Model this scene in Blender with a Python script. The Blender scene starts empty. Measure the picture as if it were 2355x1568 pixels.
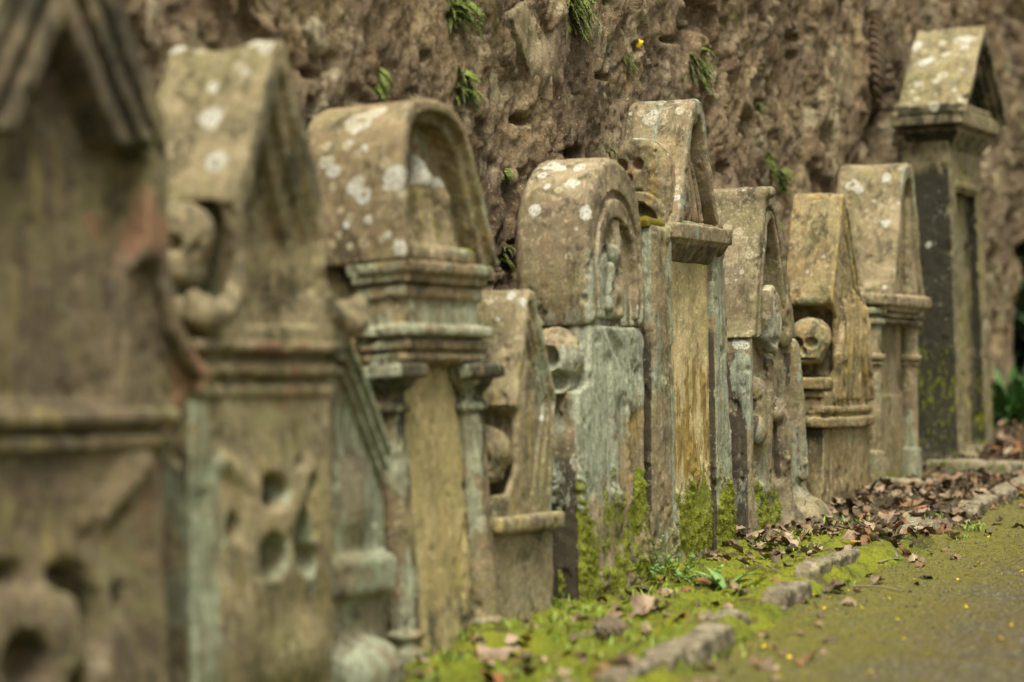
import bpy, math, random
import numpy as np
rnd = random.Random(7)
PI = math.pi
C = bpy.context.scene.collection
# ------------------------------------------------------------------ camera model
F, CX, HV, H = 6539., 1177., 870., .684          # focal length in px of a 2354 px wide picture, horizon row, eye height
ROW = math.radians(23.35)
RX, RY = math.sin(ROW), math.cos(ROW)            # direction of the row of stones
NX, NY = RY, -RX                                 # the way the stones face
def gz(y):                                       # the ground climbs gently along the row
    return .0594 * (np.minimum(np.maximum(y, -6.), 17.) - 7.333)

# ------------------------------------------------------------------ noise
def _hash(ix, iy, iz, seed):
    h = (ix * 374761393 + iy * 668265263 + iz * 2147483647 + seed * 974711) & 0xFFFFFFFF
    h = ((h ^ (h >> 13)) * 1274126177) & 0xFFFFFFFF
    h = ((h ^ (h >> 16)) * 2246822519) & 0xFFFFFFFF
    return ((h ^ (h >> 15)) & 0xFFFFFF).astype(np.float32) / float(0xFFFFFF)
def vnoise(P, seed=0):
    P = np.asarray(P, np.float32); I = np.floor(P).astype(np.int64); f = P - I
    f = f * f * f * (f * (f * 6 - 15) + 10)
    r = 0
    for dx in (0, 1):
        wx = f[:, 0] if dx else 1 - f[:, 0]
        for dy in (0, 1):
            wy = f[:, 1] if dy else 1 - f[:, 1]
            for dz in (0, 1):
                wz = f[:, 2] if dz else 1 - f[:, 2]
                r = r + wx * wy * wz * _hash(I[:, 0] + dx, I[:, 1] + dy, I[:, 2] + dz, seed)
    return r * 2 - 1
def fbm(P, scale, octv=4, seed=0, gain=.5):
    P = np.asarray(P, np.float32) * scale; r = 0; a = 1.; t = 0
    for o in range(octv):
        r = r + a * vnoise(P + 17.3 * o, seed + o); t += a; a *= gain; P = P * 2.03
    return r / t * 1.5
def worley(P, seed=0):
    P = np.asarray(P, np.float32); I = np.floor(P).astype(np.int64)
    d1 = np.full(len(P), 9., np.float32); idr = np.zeros(len(P), np.float32); d2 = d1.copy()
    for dx in (-1, 0, 1):
        for dy in (-1, 0, 1):
            for dz in (-1, 0, 1):
                J = I + np.array([dx, dy, dz])
                q = np.stack([_hash(J[:, 0], J[:, 1], J[:, 2], seed + k) for k in (1, 2, 3)], 1) + J - P
                d = np.sqrt((q * q).sum(1))
                m = d < d1
                d2 = np.where(m, d1, np.minimum(d2, d)); d1 = np.where(m, d, d1)
                idr = np.where(m, _hash(J[:, 0], J[:, 1], J[:, 2], seed + 9), idr)
    return d1, d2, idr
def sstep(a, b, x):
    t = np.clip((x - a) / (b - a), 0, 1); return t * t * (3 - 2 * t)

# ------------------------------------------------------------------ distance-field sculpting
def box(G, x0, x1, y0, y1, z0, z1, r=.008):
    X, Y, Z = G
    qx = np.abs(X - (x0 + x1) / 2) - (x1 - x0) / 2 + r
    qy = np.abs(Y - (y0 + y1) / 2) - (y1 - y0) / 2 + r
    qz = np.abs(Z - (z0 + z1) / 2) - (z1 - z0) / 2 + r
    o = np.sqrt(np.maximum(qx, 0) ** 2 + np.maximum(qy, 0) ** 2 + np.maximum(qz, 0) ** 2)
    return o + np.minimum(np.maximum(qx, np.maximum(qy, qz)), 0) - r
def ell(G, c, a):
    X, Y, Z = G
    k = np.sqrt(((X - c[0]) / a[0]) ** 2 + ((Y - c[1]) / a[1]) ** 2 + ((Z - c[2]) / a[2]) ** 2)
    return (k - 1) * min(a)
def cap(G, p, q, r1, r2=None):
    X, Y, Z = G; r2 = r1 if r2 is None else r2
    d = [q[i] - p[i] for i in range(3)]; L = sum(x * x for x in d) + 1e-12
    t = np.clip(((X - p[0]) * d[0] + (Y - p[1]) * d[1] + (Z - p[2]) * d[2]) / L, 0, 1)
    return np.sqrt((X - p[0] - t * d[0]) ** 2 + (Y - p[1] - t * d[1]) ** 2 + (Z - p[2] - t * d[2]) ** 2) - (r1 + (r2 - r1) * t)
def chain(G, pts, rs, k=.01):
    d = None
    for i in range(len(pts) - 1):
        e = cap(G, pts[i], pts[i + 1], rs[i], rs[i + 1]); d = e if d is None else np.minimum(d, e)
    return d
def cylz(G, x, y, z0, z1, r, rd=.004):
    X, Y, Z = G
    a = np.sqrt((X - x) ** 2 + (Y - y) ** 2) - r + rd; b = np.abs(Z - (z0 + z1) / 2) - (z1 - z0) / 2 + rd
    return np.minimum(np.maximum(a, b), 0) + np.sqrt(np.maximum(a, 0) ** 2 + np.maximum(b, 0) ** 2) - rd
def poly2(X, Z, pts):
    X, Z = X[:, 0, :] + 0 * Z[:, 0, :], Z[:, 0, :] + 0 * X[:, 0, :]
    d = np.full(X.shape, 1e9, np.float32); s = np.ones(X.shape, np.float32); n = len(pts)
    for i in range(n):
        (ax, az), (bx, bz) = pts[i], pts[i - 1]
        ex, ez = bx - ax, bz - az; wx, wz = X - ax, Z - az
        t = np.clip((wx * ex + wz * ez) / (ex * ex + ez * ez + 1e-12), 0, 1)
        d = np.minimum(d, (wx - ex * t) ** 2 + (wz - ez * t) ** 2)
        c1, c2, c3 = Z >= az, Z < bz, ex * wz > ez * wx
        s = np.where((c1 & c2 & c3) | (~c1 & ~c2 & ~c3), -s, s)
    return (s * np.sqrt(d))[:, None, :]
def ext(G, pts, y0, y1, r=.008, inset=0.):
    X, Y, Z = G
    a = poly2(X, Z, pts) + inset + r; b = np.abs(Y - (y0 + y1) / 2) - (y1 - y0) / 2 + r
    return np.minimum(np.maximum(a, b), 0) + np.sqrt(np.maximum(a, 0) ** 2 + np.maximum(b, 0) ** 2) - r
def uni(a, b, k=.01):
    h = np.clip(.5 + .5 * (b - a) / k, 0, 1); return b + (a - b) * h - k * h * (1 - h)
def sub(a, b, k=.008):
    return -uni(-a, b, k)
def smooth(pts, n=3, closed=True):                 # Chaikin corner cutting
    P = [np.array(p, float) for p in pts]
    for _ in range(n):
        Q = []
        for i in range(len(P) if closed else len(P) - 1):
            a, b = P[i], P[(i + 1) % len(P)]
            Q += [a * .75 + b * .25, a * .25 + b * .75]
        P = Q if closed else [P[0]] + Q + [P[-1]]
    return [tuple(p) for p in P]

def nets(D, org, vox):                             # naive surface nets
    nx, ny, nz = D.shape; S = D < 0
    cnt = np.zeros((nx - 1, ny - 1, nz - 1), np.int8)
    for a in (0, 1):
        for b in (0, 1):
            for c in (0, 1): cnt += S[a:nx - 1 + a, b:ny - 1 + b, c:nz - 1 + c]
    act = (cnt > 0) & (cnt < 8); I = np.argwhere(act)
    idx = np.full(act.shape, -1, np.int64); idx[act] = np.arange(len(I))
    acc = np.zeros((len(I), 3)); num = np.zeros(len(I))
    cs = [(a, b, c) for a in (0, 1) for b in (0, 1) for c in (0, 1)]
    for p in cs:
        for ax in range(3):
            if p[ax]: continue
            q = list(p); q[ax] = 1
            v0 = D[I[:, 0] + p[0], I[:, 1] + p[1], I[:, 2] + p[2]]; v1 = D[I[:, 0] + q[0], I[:, 1] + q[1], I[:, 2] + q[2]]
            m = (v0 < 0) != (v1 < 0); t = np.where(m, v0 / np.where(m, v0 - v1, 1), 0)
            e = np.tile(np.array(p, float), (len(I), 1)); e[:, ax] = t
            acc += e * m[:, None]; num += m
    V = (I + acc / num[:, None]) * vox + org
    Q = []
    for ax in range(3):
        sl0 = [slice(None)] * 3; sl1 = [slice(None)] * 3; sl0[ax] = slice(0, -1); sl1[ax] = slice(1, None)
        a, b = S[tuple(sl0)], S[tuple(sl1)]
        E = np.argwhere(a != b); o1, o2 = (ax + 1) % 3, (ax + 2) % 3
        ok = (E[:, o1] > 0) & (E[:, o2] > 0) & (E[:, o1] < D.shape[o1] - 1) & (E[:, o2] < D.shape[o2] - 1); E = E[ok]
        ins = a[tuple(E.T)]
        def g(d1, d2):
            e = E.copy(); e[:, o1] -= d1; e[:, o2] -= d2; return idx[tuple(e.T)]
        q = np.stack([g(1, 1), g(0, 1), g(0, 0), g(1, 0)], 1)
        q[~ins] = q[~ins][:, ::-1]; Q.append(q)
    return V, np.concatenate(Q)
def vnormals(V, Q):
    n = np.cross(V[Q[:, 2]] - V[Q[:, 0]], V[Q[:, 3]] - V[Q[:, 1]]); N = np.zeros_like(V)
    for k in range(Q.shape[1]):
        for c in range(3): N[:, c] += np.bincount(Q[:, k], n[:, c], len(V))
    return N / (np.linalg.norm(N, axis=1)[:, None] + 1e-9)

def mesh_np(name, V, Fs, mat, attrs=None, smoothf=True):
    me = bpy.data.meshes.new(name); V = np.asarray(V, np.float32); Fs = np.asarray(Fs, np.int32); k = Fs.shape[1]
    me.vertices.add(len(V)); me.vertices.foreach_set('co', V.ravel())
    me.loops.add(Fs.size); me.loops.foreach_set('vertex_index', Fs.ravel())
    me.polygons.add(len(Fs)); me.polygons.foreach_set('loop_start', np.arange(0, Fs.size, k, dtype=np.int32))
    me.polygons.foreach_set('use_smooth', np.full(len(Fs), smoothf))
    me.update(calc_edges=True)
    for n, a in (attrs or {}).items():
        at = me.attributes.new(n, 'FLOAT_COLOR', 'POINT'); at.data.foreach_set('color', np.asarray(a, np.float32).ravel())
    if mat: me.materials.append(mat)
    return me
def link(name, me, parent=None, label=None, cat=None, group=None, kind=None):
    o = bpy.data.objects.new(name, me); C.objects.link(o); o.parent = parent
    if label: o['label'] = label
    if cat: o['category'] = cat
    if group: o['group'] = group
    if kind: o['kind'] = kind
    return o
class Geo:                                         # collects loose faces for plants and leaves
    def __init__(s): s.v, s.f, s.c = [], [], []
    def face(s, pts, col=0.):
        b = len(s.v); s.v += [tuple(p) for p in pts]; s.c += [col] * len(pts); s.f.append(tuple(range(b, b + len(pts))))
    def mesh(s, name, mat, smoothf=False):
        me = bpy.data.meshes.new(name); me.from_pydata(s.v, [], s.f); me.materials.append(mat)
        at = me.attributes.new('tint', 'FLOAT', 'POINT'); at.data.foreach_set('value', np.array(s.c, np.float32))
        me.polygons.foreach_set('use_smooth', np.full(len(s.f), smoothf)); me.update(); return me

# ------------------------------------------------------------------ materials
class NT:
    def __init__(s, name):
        s.m = bpy.data.materials.new(name); s.m.use_nodes = True; s.t = s.m.node_tree; s.n = s.t.nodes
        s.b = s.n['Principled BSDF']; s.b.inputs['Roughness'].default_value = .9
        s.b.inputs['Specular IOR Level'].default_value = .25
        s.tc = s.n.new('ShaderNodeTexCoord').outputs['Object']
    def _in(s, sock, v):
        if isinstance(v, bpy.types.NodeSocket): s.t.links.new(v, sock)
        elif isinstance(v, (tuple, list)) and len(v) == 3 and sock.type == 'RGBA': sock.default_value = (*v, 1)
        else: sock.default_value = v
    def vec(s, scale=(1, 1, 1), off=(0, 0, 0), src=None):
        n = s.n.new('ShaderNodeMapping'); s._in(n.inputs['Vector'], src or s.tc); n.inputs['Scale'].default_value = scale
        n.inputs['Location'].default_value = off; return n.outputs[0]
    def noise(s, scale, det=5, rough=.6, vec=None, dist=0):
        n = s.n.new('ShaderNodeTexNoise'); s._in(n.inputs['Vector'], vec or s.tc); n.inputs['Scale'].default_value = scale
        n.inputs['Detail'].default_value = det; n.inputs['Roughness'].default_value = rough; n.inputs['Distortion'].default_value = dist
        return n.outputs['Fac']
    def vor(s, scale, vec=None, out='Distance', feat='F1', rand=1):
        n = s.n.new('ShaderNodeTexVoronoi'); n.feature = feat; s._in(n.inputs['Vector'], vec or s.tc); n.inputs['Scale'].default_value = scale
        n.inputs['Randomness'].default_value = rand; return n.outputs[out]
    def math(s, op, a, b=0., c=0.):
        n = s.n.new('ShaderNodeMath'); n.operation = op
        for i, v in enumerate((a, b, c)): s._in(n.inputs[i], v)
        return n.outputs[0]
    def rng(s, x, a, b, lo=0., hi=1.):
        n = s.n.new('ShaderNodeMapRange'); n.interpolation_type = 'SMOOTHSTEP'; s._in(n.inputs[0], x)
        for i, v in enumerate((a, b, lo, hi)): s._in(n.inputs[i + 1], v)
        return n.outputs[0]
    def mix(s, f, a, b, mode='MIX'):
        n = s.n.new('ShaderNodeMix'); n.data_type = 'RGBA'; n.blend_type = mode
        s._in(n.inputs[0], f); s._in(n.inputs[6], a); s._in(n.inputs[7], b); return n.outputs[2]
    def attr(s, name):
        n = s.n.new('ShaderNodeAttribute'); n.attribute_name = name; return n
    def attr3(s, name):
        x = s.n.new('ShaderNodeSeparateColor'); s.t.links.new(s.attr(name).outputs['Color'], x.inputs[0]); return x.outputs
    def bump(s, h, strength=.5, dist=.01, nrm=None):
        n = s.n.new('ShaderNodeBump'); n.inputs['Strength'].default_value = strength; n.inputs['Distance'].default_value = dist
        s._in(n.inputs['Height'], h)
        if nrm is not None: s._in(n.inputs['Normal'], nrm)
        return n.outputs[0]
    def done(s, col, nrm=None, rough=None):
        s._in(s.b.inputs['Base Color'], col)
        if nrm is not None: s._in(s.b.inputs['Normal'], nrm)
        if rough is not None: s._in(s.b.inputs['Roughness'], rough)
        return s.m

def stone_mat(name, seed, a, b, streak, ochre=(.30, .235, .085), sage=(.24, .255, .16), white=(.56, .545, .47), pink=(.24, .125, .07),
              dark=(.030, .032, .019), moss=(.20, .215, .016), k=1., runs=1., cream=(.43, .37, .235)):
    a, b, streak = [(x[0] * .99, x[1] * .985, x[2] * .96) for x in (a, b, streak)]
    t = NT(name); o = (seed * 3.7, seed * 1.9, seed * 2.3)
    v = t.vec(off=o); vs = t.vec((1, 1, .16), o); vm = t.vec((1, 1, .42), o)
    big = t.noise(5, 6, .62, v); mid = t.noise(22, 8, .68, v); fine = t.noise(120, 5, .7, v); st = t.noise(26, 7, .66, vs); st2 = t.noise(60, 5, .6, vs)
    spk = t.noise(340, 2, .6, v)
    drk = (.046, .038, .022)
    col = t.mix(t.rng(big, .42, .58), a, b)
    col = t.mix(t.rng(t.noise(3.6, 6, .66, t.vec(off=tuple(x + 19 for x in o))), .48, .62, 0, .55), col, (.19, .175, .065))
    col = t.mix(t.rng(st, .48, .60, 0, .40), col, streak); cr = t.attr('m1').outputs['Alpha']
    col = t.mix(t.rng(mid, .45, .62, 0, .42), col, tuple(x * .62 for x in b))
    col = t.mix(t.rng(t.noise(15, 8, .7, t.vec((1, 1, .30), tuple(x + 5 for x in o))), .51, .62, 0, .58 * runs), col, drk)
    col = t.mix(t.rng(t.noise(9, 9, .74, t.vec((1, 1, .8), tuple(x + 23 for x in o))), .53, .62, 0, .75 * runs), col, drk)
    col = t.mix(t.rng(t.noise(46, 6, .7, t.vec(off=tuple(x + 31 for x in o))), .55, .63, 0, .55), col, tuple(min(1, x * 1.35 + .03) for x in a))
    sg, ms, dk = t.attr3('m1')[:3]; wh, oc, pk = t.attr3('m2')[:3]
    def mask(at, n, amp, lo=.42, hi=.58):
        return t.rng(t.math('MULTIPLY_ADD', t.math('SUBTRACT', n, .5), amp, at), lo, hi)
    patch = t.noise(13, 9, .7, vm); patch2 = t.noise(17, 9, .72, t.vec((1, 1, .3), tuple(x + 11 for x in o)))
    fleck = t.noise(38, 9, .75, t.vec((1, 1, .6), tuple(x + 7 for x in o)))
    col = t.mix(t.math('MULTIPLY', mask(pk, patch2, 2.2), .8), col, pink)
    col = t.mix(t.math('MULTIPLY', mask(cr, t.noise(11, 10, .76, v), 2.4, .46, .56), .8), col, t.mix(t.rng(fine, .42, .62), cream, tuple(x * .7 for x in cream)))
    occ = t.mix(t.rng(st2, .4, .62), ochre, tuple(x * .62 for x in ochre))
    col = t.mix(t.math('MULTIPLY', mask(oc, st, 2.2, .38, .66), .85), col, occ)
    col = t.mix(t.math('MULTIPLY', mask(dk, patch, 2.0, .26, .72), .92), col, dark)
    sage = tuple(x * y for x, y in zip(sage, (1.07, .97, .84))); sgc = t.mix(t.rng(st2, .45, .60), sage, tuple(x * .62 for x in sage)); sgc = t.mix(t.rng(mid, .48, .62, 0, .35), sgc, tuple(x * .6 for x in b))
    col = t.mix(t.math('MULTIPLY', mask(sg, patch, 2.3, .43, .57), .88), col, sgc)
    # crusty pale lichen flecks follow the same places, finer
    col = t.mix(t.math('MULTIPLY', mask(t.math('MULTIPLY', sg, .62), fleck, 1.9, .5, .58), .7), col, (.40, .41, .29))
    fl = t.math('MULTIPLY', t.rng(t.noise(64, 7, .75, t.vec(off=tuple(x + 41 for x in o))), .575, .63), t.rng(t.noise(6, 4, .6, t.vec(off=tuple(x + 3 for x in o))), .45, .6)); col = t.mix(t.math('MULTIPLY', fl, .7), col, (.36, .36, .26))
    wm = mask(wh, t.noise(30, 8, .72, v), 1.1, .40, .60)
    whc = t.mix(t.rng(t.noise(7, 3, .6, v), .45, .6, 0, .75), white, (.42, .375, .235)); whc = t.mix(t.rng(fine, .42, .62, 0, .8), whc, (.30, .27, .19))
    col = t.mix(t.math('MULTIPLY', wm, .86), col, whc)
    mm = mask(ms, fleck, 2.2, .44, .58)
    msc = t.mix(t.rng(fine, .4, .62), moss, (moss[0] * .42, moss[1] * .5, moss[2] * .6))
    col = t.mix(mm, col, msc)
    col = t.mix(t.rng(fine, .46, .66, .0, .36), col, tuple(x * .45 for x in b), 'MIX')
    g = t.rng(spk, .34, .66, .74, 1.2)
    col = t.mix(1., col, g, 'MULTIPLY')
    h = t.math('ADD', t.math('MULTIPLY', mid, .55), t.math('MULTIPLY', fine, .28))
    h = t.math('ADD', h, t.math('MULTIPLY', st, .2)); h = t.math('ADD', h, t.math('MULTIPLY', spk, .12))
    h = t.math('ADD', h, t.math('MULTIPLY', t.math('MULTIPLY', mm, fine), .8)); h = t.math('ADD', h, t.math('MULTIPLY', wm, .12))
    return t.done(col, t.bump(h, .55 * k, .009), .93)

def moss_mat(name, c1, c2, c3, seed=0):
    t = NT(name); v = t.vec(off=(seed, seed * 2, 0)); big = t.noise(9, 6, .6, v); fine = t.noise(150, 4, .7, v); mid = t.noise(40, 6, .65, v)
    col = t.mix(t.rng(big, .4, .62), c1, c2); col = t.mix(t.rng(mid, .5, .68, 0, .8), col, c3)
    col = t.mix(t.rng(fine, .42, .62, 0, .6), col, tuple(x * .4 for x in c1))
    return t.done(col, t.bump(t.math('ADD', fine, t.math('MULTIPLY', mid, 1.5)), 1., .012), 1.)
M = {}
M['moss'] = moss_mat('moss', (.15, .165, .012), (.20, .20, .014), (.16, .10, .012))
M['moss_gold'] = moss_mat('moss_gold', (.21, .17, .012), (.16, .15, .012), (.17, .085, .01), 3)

t = NT('moss_shoots'); M['shoots'] = t.done(t.mix(t.attr('tint').outputs['Fac'], (.12, .135, .010), (.27, .27, .022)), None, 1.)
# ------------------------------------------------------------------ gravestones
class Stone:
    def __init__(s, u, v, th, lean, label, seed, mat, name='gravestone', tilt=0.):
        z = 22370. / (4000. - u); s.o = np.array([(u - CX) * z / F, z, H + (HV - v) * z / F]); s.seed = seed; s.mat = mat
        e = bpy.data.objects.new(name, None); C.objects.link(e); s.e = e; e.location = s.o
        e.rotation_euler = (-math.radians(lean), math.radians(tilt), PI / 2 - math.radians(th))
        e['label'] = label; e['category'] = 'gravestone'; e['group'] = 'old gravestones leaning along the rock wall'
        bpy.context.view_layer.update(); s.M = np.array(e.matrix_world)
    def world(s, P): return P @ s.M[:3, :3].T + s.M[:3, 3]
    def px(s, P):
        w = s.world(P); return np.stack([CX + F * w[:, 0] / w[:, 1], HV - F * (w[:, 2] - H) / w[:, 1], w[:, 1]], 1)
    def part(s, name, fn, bnd, vox, paint=None, parent=None, mat=None, rough=1., label=None, spots=(), rspots=0, flow=.0, grow=None):
        x0, x1, y0, y1, z0, z1 = bnd; p = 2.5 * vox
        ax = [np.arange(a - p, b + p, vox, dtype=np.float32) for a, b in ((x0, x1), (y0, y1), (z0, z1))]
        G = (ax[0][:, None, None], ax[1][None, :, None], ax[2][None, None, :])
        D = np.broadcast_to(fn(G), (len(ax[0]), len(ax[1]), len(ax[2]))).astype(np.float32)
        D = D.copy()
        for a in range(3):
            sl = [slice(None)] * 3; sl[a] = 0; D[tuple(sl)] = 1; sl[a] = -1; D[tuple(sl)] = 1
        V, Q = nets(D, np.array([x0 - p, y0 - p, z0 - p]), vox); N = vnormals(V, Q)
        q = V + s.seed * 5.1
        d = .0034 * fbm(q, 7, 3, s.seed) + .0017 * fbm(q, 38, 3, s.seed + 3)
        pit = fbm(q * np.array([1, 1, .6]), 20, 4, s.seed + 8); d -= .008 * sstep(.5, .85, pit)
        if flow: d += .55 * flow * fbm(q * np.array([1, 1, .22]), 16, 4, s.seed + 20, .6)
        V = V + N * (d * rough)[:, None]; N = vnormals(V, Q); n = len(V)
        m = {k: np.zeros(n) for k in ('sage', 'moss', 'dark', 'white', 'ochre', 'pink', 'cream')}
        lo = fbm(q, 3.2, 3, s.seed + 30)
        if paint: paint(V, N, lo, m)
        m = {k: a + np.zeros(n) for k, a in m.items()}; P = s.px(V)
        for si, sp in enumerate(spots):
            u, v, r = sp[:3]; ch = sp[3] if len(sp) > 3 else 'cream' if r < .0185 and si % 3 else 'white'
            dd = np.hypot(P[:, 0] - u, P[:, 1] - v); near = dd < max(9, dd.min() + 3)
            if dd.min() > 25: continue
            c = V[near][np.argmin(P[near, 2] + dd[near] * .0005)]
            dist = np.linalg.norm(V - c, axis=1) + .34 * r * fbm(V, 34, 4, s.seed + 5, .7)
            m[ch] = np.maximum(m[ch], (1.05 if ch == 'white' else .8) * sstep(r * 1.25, r * .70, dist) * (1 - (.62 if si % 2 else .0) * sstep(r * .62, r * .2, dist)))
        if rspots:
            R = np.random.RandomState(s.seed); up = np.where((N[:, 2] > .12) & (N[:, 0] < .5) & (V[:, 2] > V[:, 2].max() * .55))[0]
            if len(up):
                for i in R.choice(up, rspots):
                    r = R.choice([.005, .008, .013, .026], p=[.4, .3, .18, .12]); dist = np.linalg.norm(V - V[i], axis=1) + .4 * r * fbm(V, 50, 3, s.seed + 6, .7)
                    m['white'] = np.maximum(m['white'], R.uniform(.5, .9) * sstep(r * 1.15, r * .7, dist))
        if grow:                                       # cushions of moss stand proud of the stone where it is painted, with shoots on them
            m['moss'] = np.where(m['moss'] > .15, m['moss'] + .9 * fbm(q * np.array([1, 1, .5]), 9, 5, s.seed + 42, .65) - .04, m['moss']); g = sstep(.40, .75, m['moss'] + .7 * fbm(q * np.array([1, 1, .55]), 14, 4, s.seed + 40)); V = V + N * (g * (.006 + .013 * np.abs(fbm(q, 34, 3, s.seed + 41))))[:, None]
        one = np.ones(n)
        at = {'m1': np.stack([m['sage'], m['moss'], m['dark'], m['cream']], 1), 'm2': np.stack([m['white'], m['ochre'], m['pink'], one], 1)}
        o = link(name, mesh_np(name, V, Q, mat or s.mat, at), parent or s.e, label)
        if grow and (g > .5).any(): grow_shoots(o, V[g > .5], N[g > .5], grow[0], grow[1], s.seed)
        return o
def grow_shoots(o, P0, N0, n, L, seed):                # tiny moss shoots standing on a surface
    R = np.random.RandomState(seed); k = R.choice(len(P0), n); P, D = P0[k] + R.normal(size=(n, 3)) * .002, N0[k] + R.normal(size=(n, 3)) * .5 + [0, 0, .25]; D /= np.linalg.norm(D, axis=1)[:, None]
    S = np.cross(D, R.normal(size=(n, 3))); S /= np.linalg.norm(S, axis=1)[:, None]
    A = np.stack([P - S * .0016 - D * .002, P + S * .0016 - D * .002, P + D * (L * R.uniform(.5, 1.2, n))[:, None]], 1).reshape(-1, 3)
    me = mesh_np('moss_shoots', A, np.arange(3 * n).reshape(n, 3), M['shoots'], None, False); at = me.attributes.new('tint', 'FLOAT', 'POINT'); at.data.foreach_set('value', np.repeat(R.rand(n), 3).astype(np.float32))
    q = link('moss_shoots', me, o); q['kind'] = 'stuff'
def skull(G, c, r, d=-1, eyes=True, jaw=True):      # carved skull looking along x (d = -1: towards the camera)
    x, y, z = c
    f = ell(G, (x, y, z + .15 * r), (r * .98, r * .92, r * .9))
    f = uni(f, box(G, x - r * .95, x + r * .5, y - r * .62, y + r * .62, z - r * 1.0, z + r * .1, r * .3), r * .25)
    if eyes:
        for k in (-1, 1): f = sub(f, ell(G, (x + d * r * .92, y + k * r * .36, z - r * .08), (r * .34, r * .26, r * .23)), r * .10)
        f = sub(f, ell(G, (x + d * r * 1.0, y, z - r * .48), (r * .22, r * .1, r * .18)), r * .08)
        if jaw: f = sub(f, box(G, x - r * 1.3, x - r * .7, y - r * .5, y + r * .5, z - r * .84, z - r * .78, .002), r * .06)
    return f
def rake(G, pts, w, y0, y1, n=3, depth=.02):        # stepped moulding that follows an outline: nested bands
    f = None
    for i in range(n):
        a = ext(G, pts, y0 + depth * i, y1, .004, w * i / n)
        a = np.maximum(a, -(poly2(G[0], G[2], pts) + w * (i + .78) / n))
        f = a if f is None else np.minimum(f, a)
    return f
STONES = []
def up(N): return sstep(.35, .8, N[:, 2])
TAN, BRN, OLV = (.30, .225, .125), (.19, .14, .08), (.20, .165, .085)
# --- 1: the tall blurred stone closest to the camera
m = stone_mat('stone_tall_brown', 1, (.185, .14, .082), (.105, .078, .05), (.20, .165, .075), sage=(.24, .28, .21))
s = Stone(-140, 1700, 29, 1.5, 'tall brown gravestone cut by the left edge of the photo, crossbones on its shaft', 1, m)
xc, W = .375, .745
def body(G):
    f = box(G, 0, W, 0, .25, -.15, .62, .015)
    f = uni(f, ell(G, (.38, .1, .02), (.40, .13, .12)), .05)
    for p, q in (((.65, .50), (.50, .40)),):
        f = uni(f, cap(G, (p[0], -.005, p[1]), (q[0], .010, q[1]), .014), .05)
        for e in (p,):
            f = uni(f, ell(G, (e[0] - .02, .004, e[1] + .015), (.03, .010, .026)), .04)
    f = uni(f, ell(G, (.37, .0, .15), (.17, .055, .13)), .05)
    for cx, cz, rx, rz in ((.24, .12, .055, .06), (.445, .19, .055, .095), (.38, .06, .03, .035), (.20, .30, .05, .022), (.56, .22, .02, .03), (.385, .285, .05, .025)):
        f = sub(f, ell(G, (cx, -.02, cz), (rx, .10, rz)), .03)
    return f
def paint(V, N, lo, m):
    fr = N[:, 1] < -.3
    m['pink'] += .50 * sstep(.54, .70, V[:, 0]) * sstep(.1, .3, V[:, 2]) * (V[:, 2] < .6) + .28 * lo; m['ochre'] += .3 * fr * (V[:, 0] < .55) + .2 * lo
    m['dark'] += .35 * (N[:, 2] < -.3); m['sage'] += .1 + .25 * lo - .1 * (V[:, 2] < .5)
    m['moss'] += .3 * sstep(.12, 0, V[:, 2])
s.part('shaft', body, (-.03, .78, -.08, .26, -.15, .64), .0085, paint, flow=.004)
def band(G):
    f = box(G, -.03, W + .03, -.035, .26, .583, .625, .018)
    return np.minimum(f, box(G, -.015, W + .015, -.022, .26, .535, .572, .014))
s.part('moulding', band, (-.05, .8, -.06, .27, .52, .65), .007, paint)
top = [(xc, 1.72), (.735, 1.2), (.715, 1.0), (.73, .86), (.79, .76), (.86, .70), (.85, .635), (.76, .60)]
out = top + [(2 * xc - x, z) for x, z in top[::-1][:-1]]
def ped(G):
    f = ext(G, smooth(out, 1), 0, .25, .01)
    for k in (-1, 1):
        x0, x1 = sorted((xc + k * .245, xc + k * .365)); f = uni(f, box(G, x0, x1, -.035, .2, .93, 1.22, .02), .04)
        lip = [(xc + k * (x - xc), -.02, z) for x, z in ((.715, .98), (.725, .88), (.755, .79), (.81, .725), (.86, .69), (.85, .66))]
        f = uni(f, chain(G, lip, [.018, .019, .020, .022, .022, .016]), .006)
        for pts in (((.636, .90), (.66, .805), (.706, .71), (.768, .64)), ((.672, .915), (.69, .823), (.732, .73), (.80, .66))):
            f = sub(f, chain(G, [(xc + k * (x - xc), -.004, z) for x, z in pts], [.013, .016, .017, .012]), .006)
    return sub(f, ext(G, [(xc, 1.57), (.665, 1.14), (.655, .98), (.62, .90), (.60, .64), (2 * xc - .60, .64), (2 * xc - .62, .90), (2 * xc - .655, .98), (2 * xc - .665, 1.16)], -.1, .035, .01), .01)
def paint2(V, N, lo, m):
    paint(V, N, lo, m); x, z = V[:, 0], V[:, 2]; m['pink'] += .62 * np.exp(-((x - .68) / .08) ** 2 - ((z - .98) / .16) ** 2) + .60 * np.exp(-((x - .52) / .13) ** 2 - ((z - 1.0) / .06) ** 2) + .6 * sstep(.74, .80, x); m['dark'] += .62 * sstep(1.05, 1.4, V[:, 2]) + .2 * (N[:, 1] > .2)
    m['moss'] += .22 * (np.abs(V[:, 0] - .43) < .09) * (N[:, 1] < -.3); m['sage'] -= .1
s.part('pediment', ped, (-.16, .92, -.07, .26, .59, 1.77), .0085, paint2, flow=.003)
rk = [(xc, 1.545), (.75, 1.2), (.75, 1.165), (xc, 1.18), (.0, 1.165), (.0, 1.2)]
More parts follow.
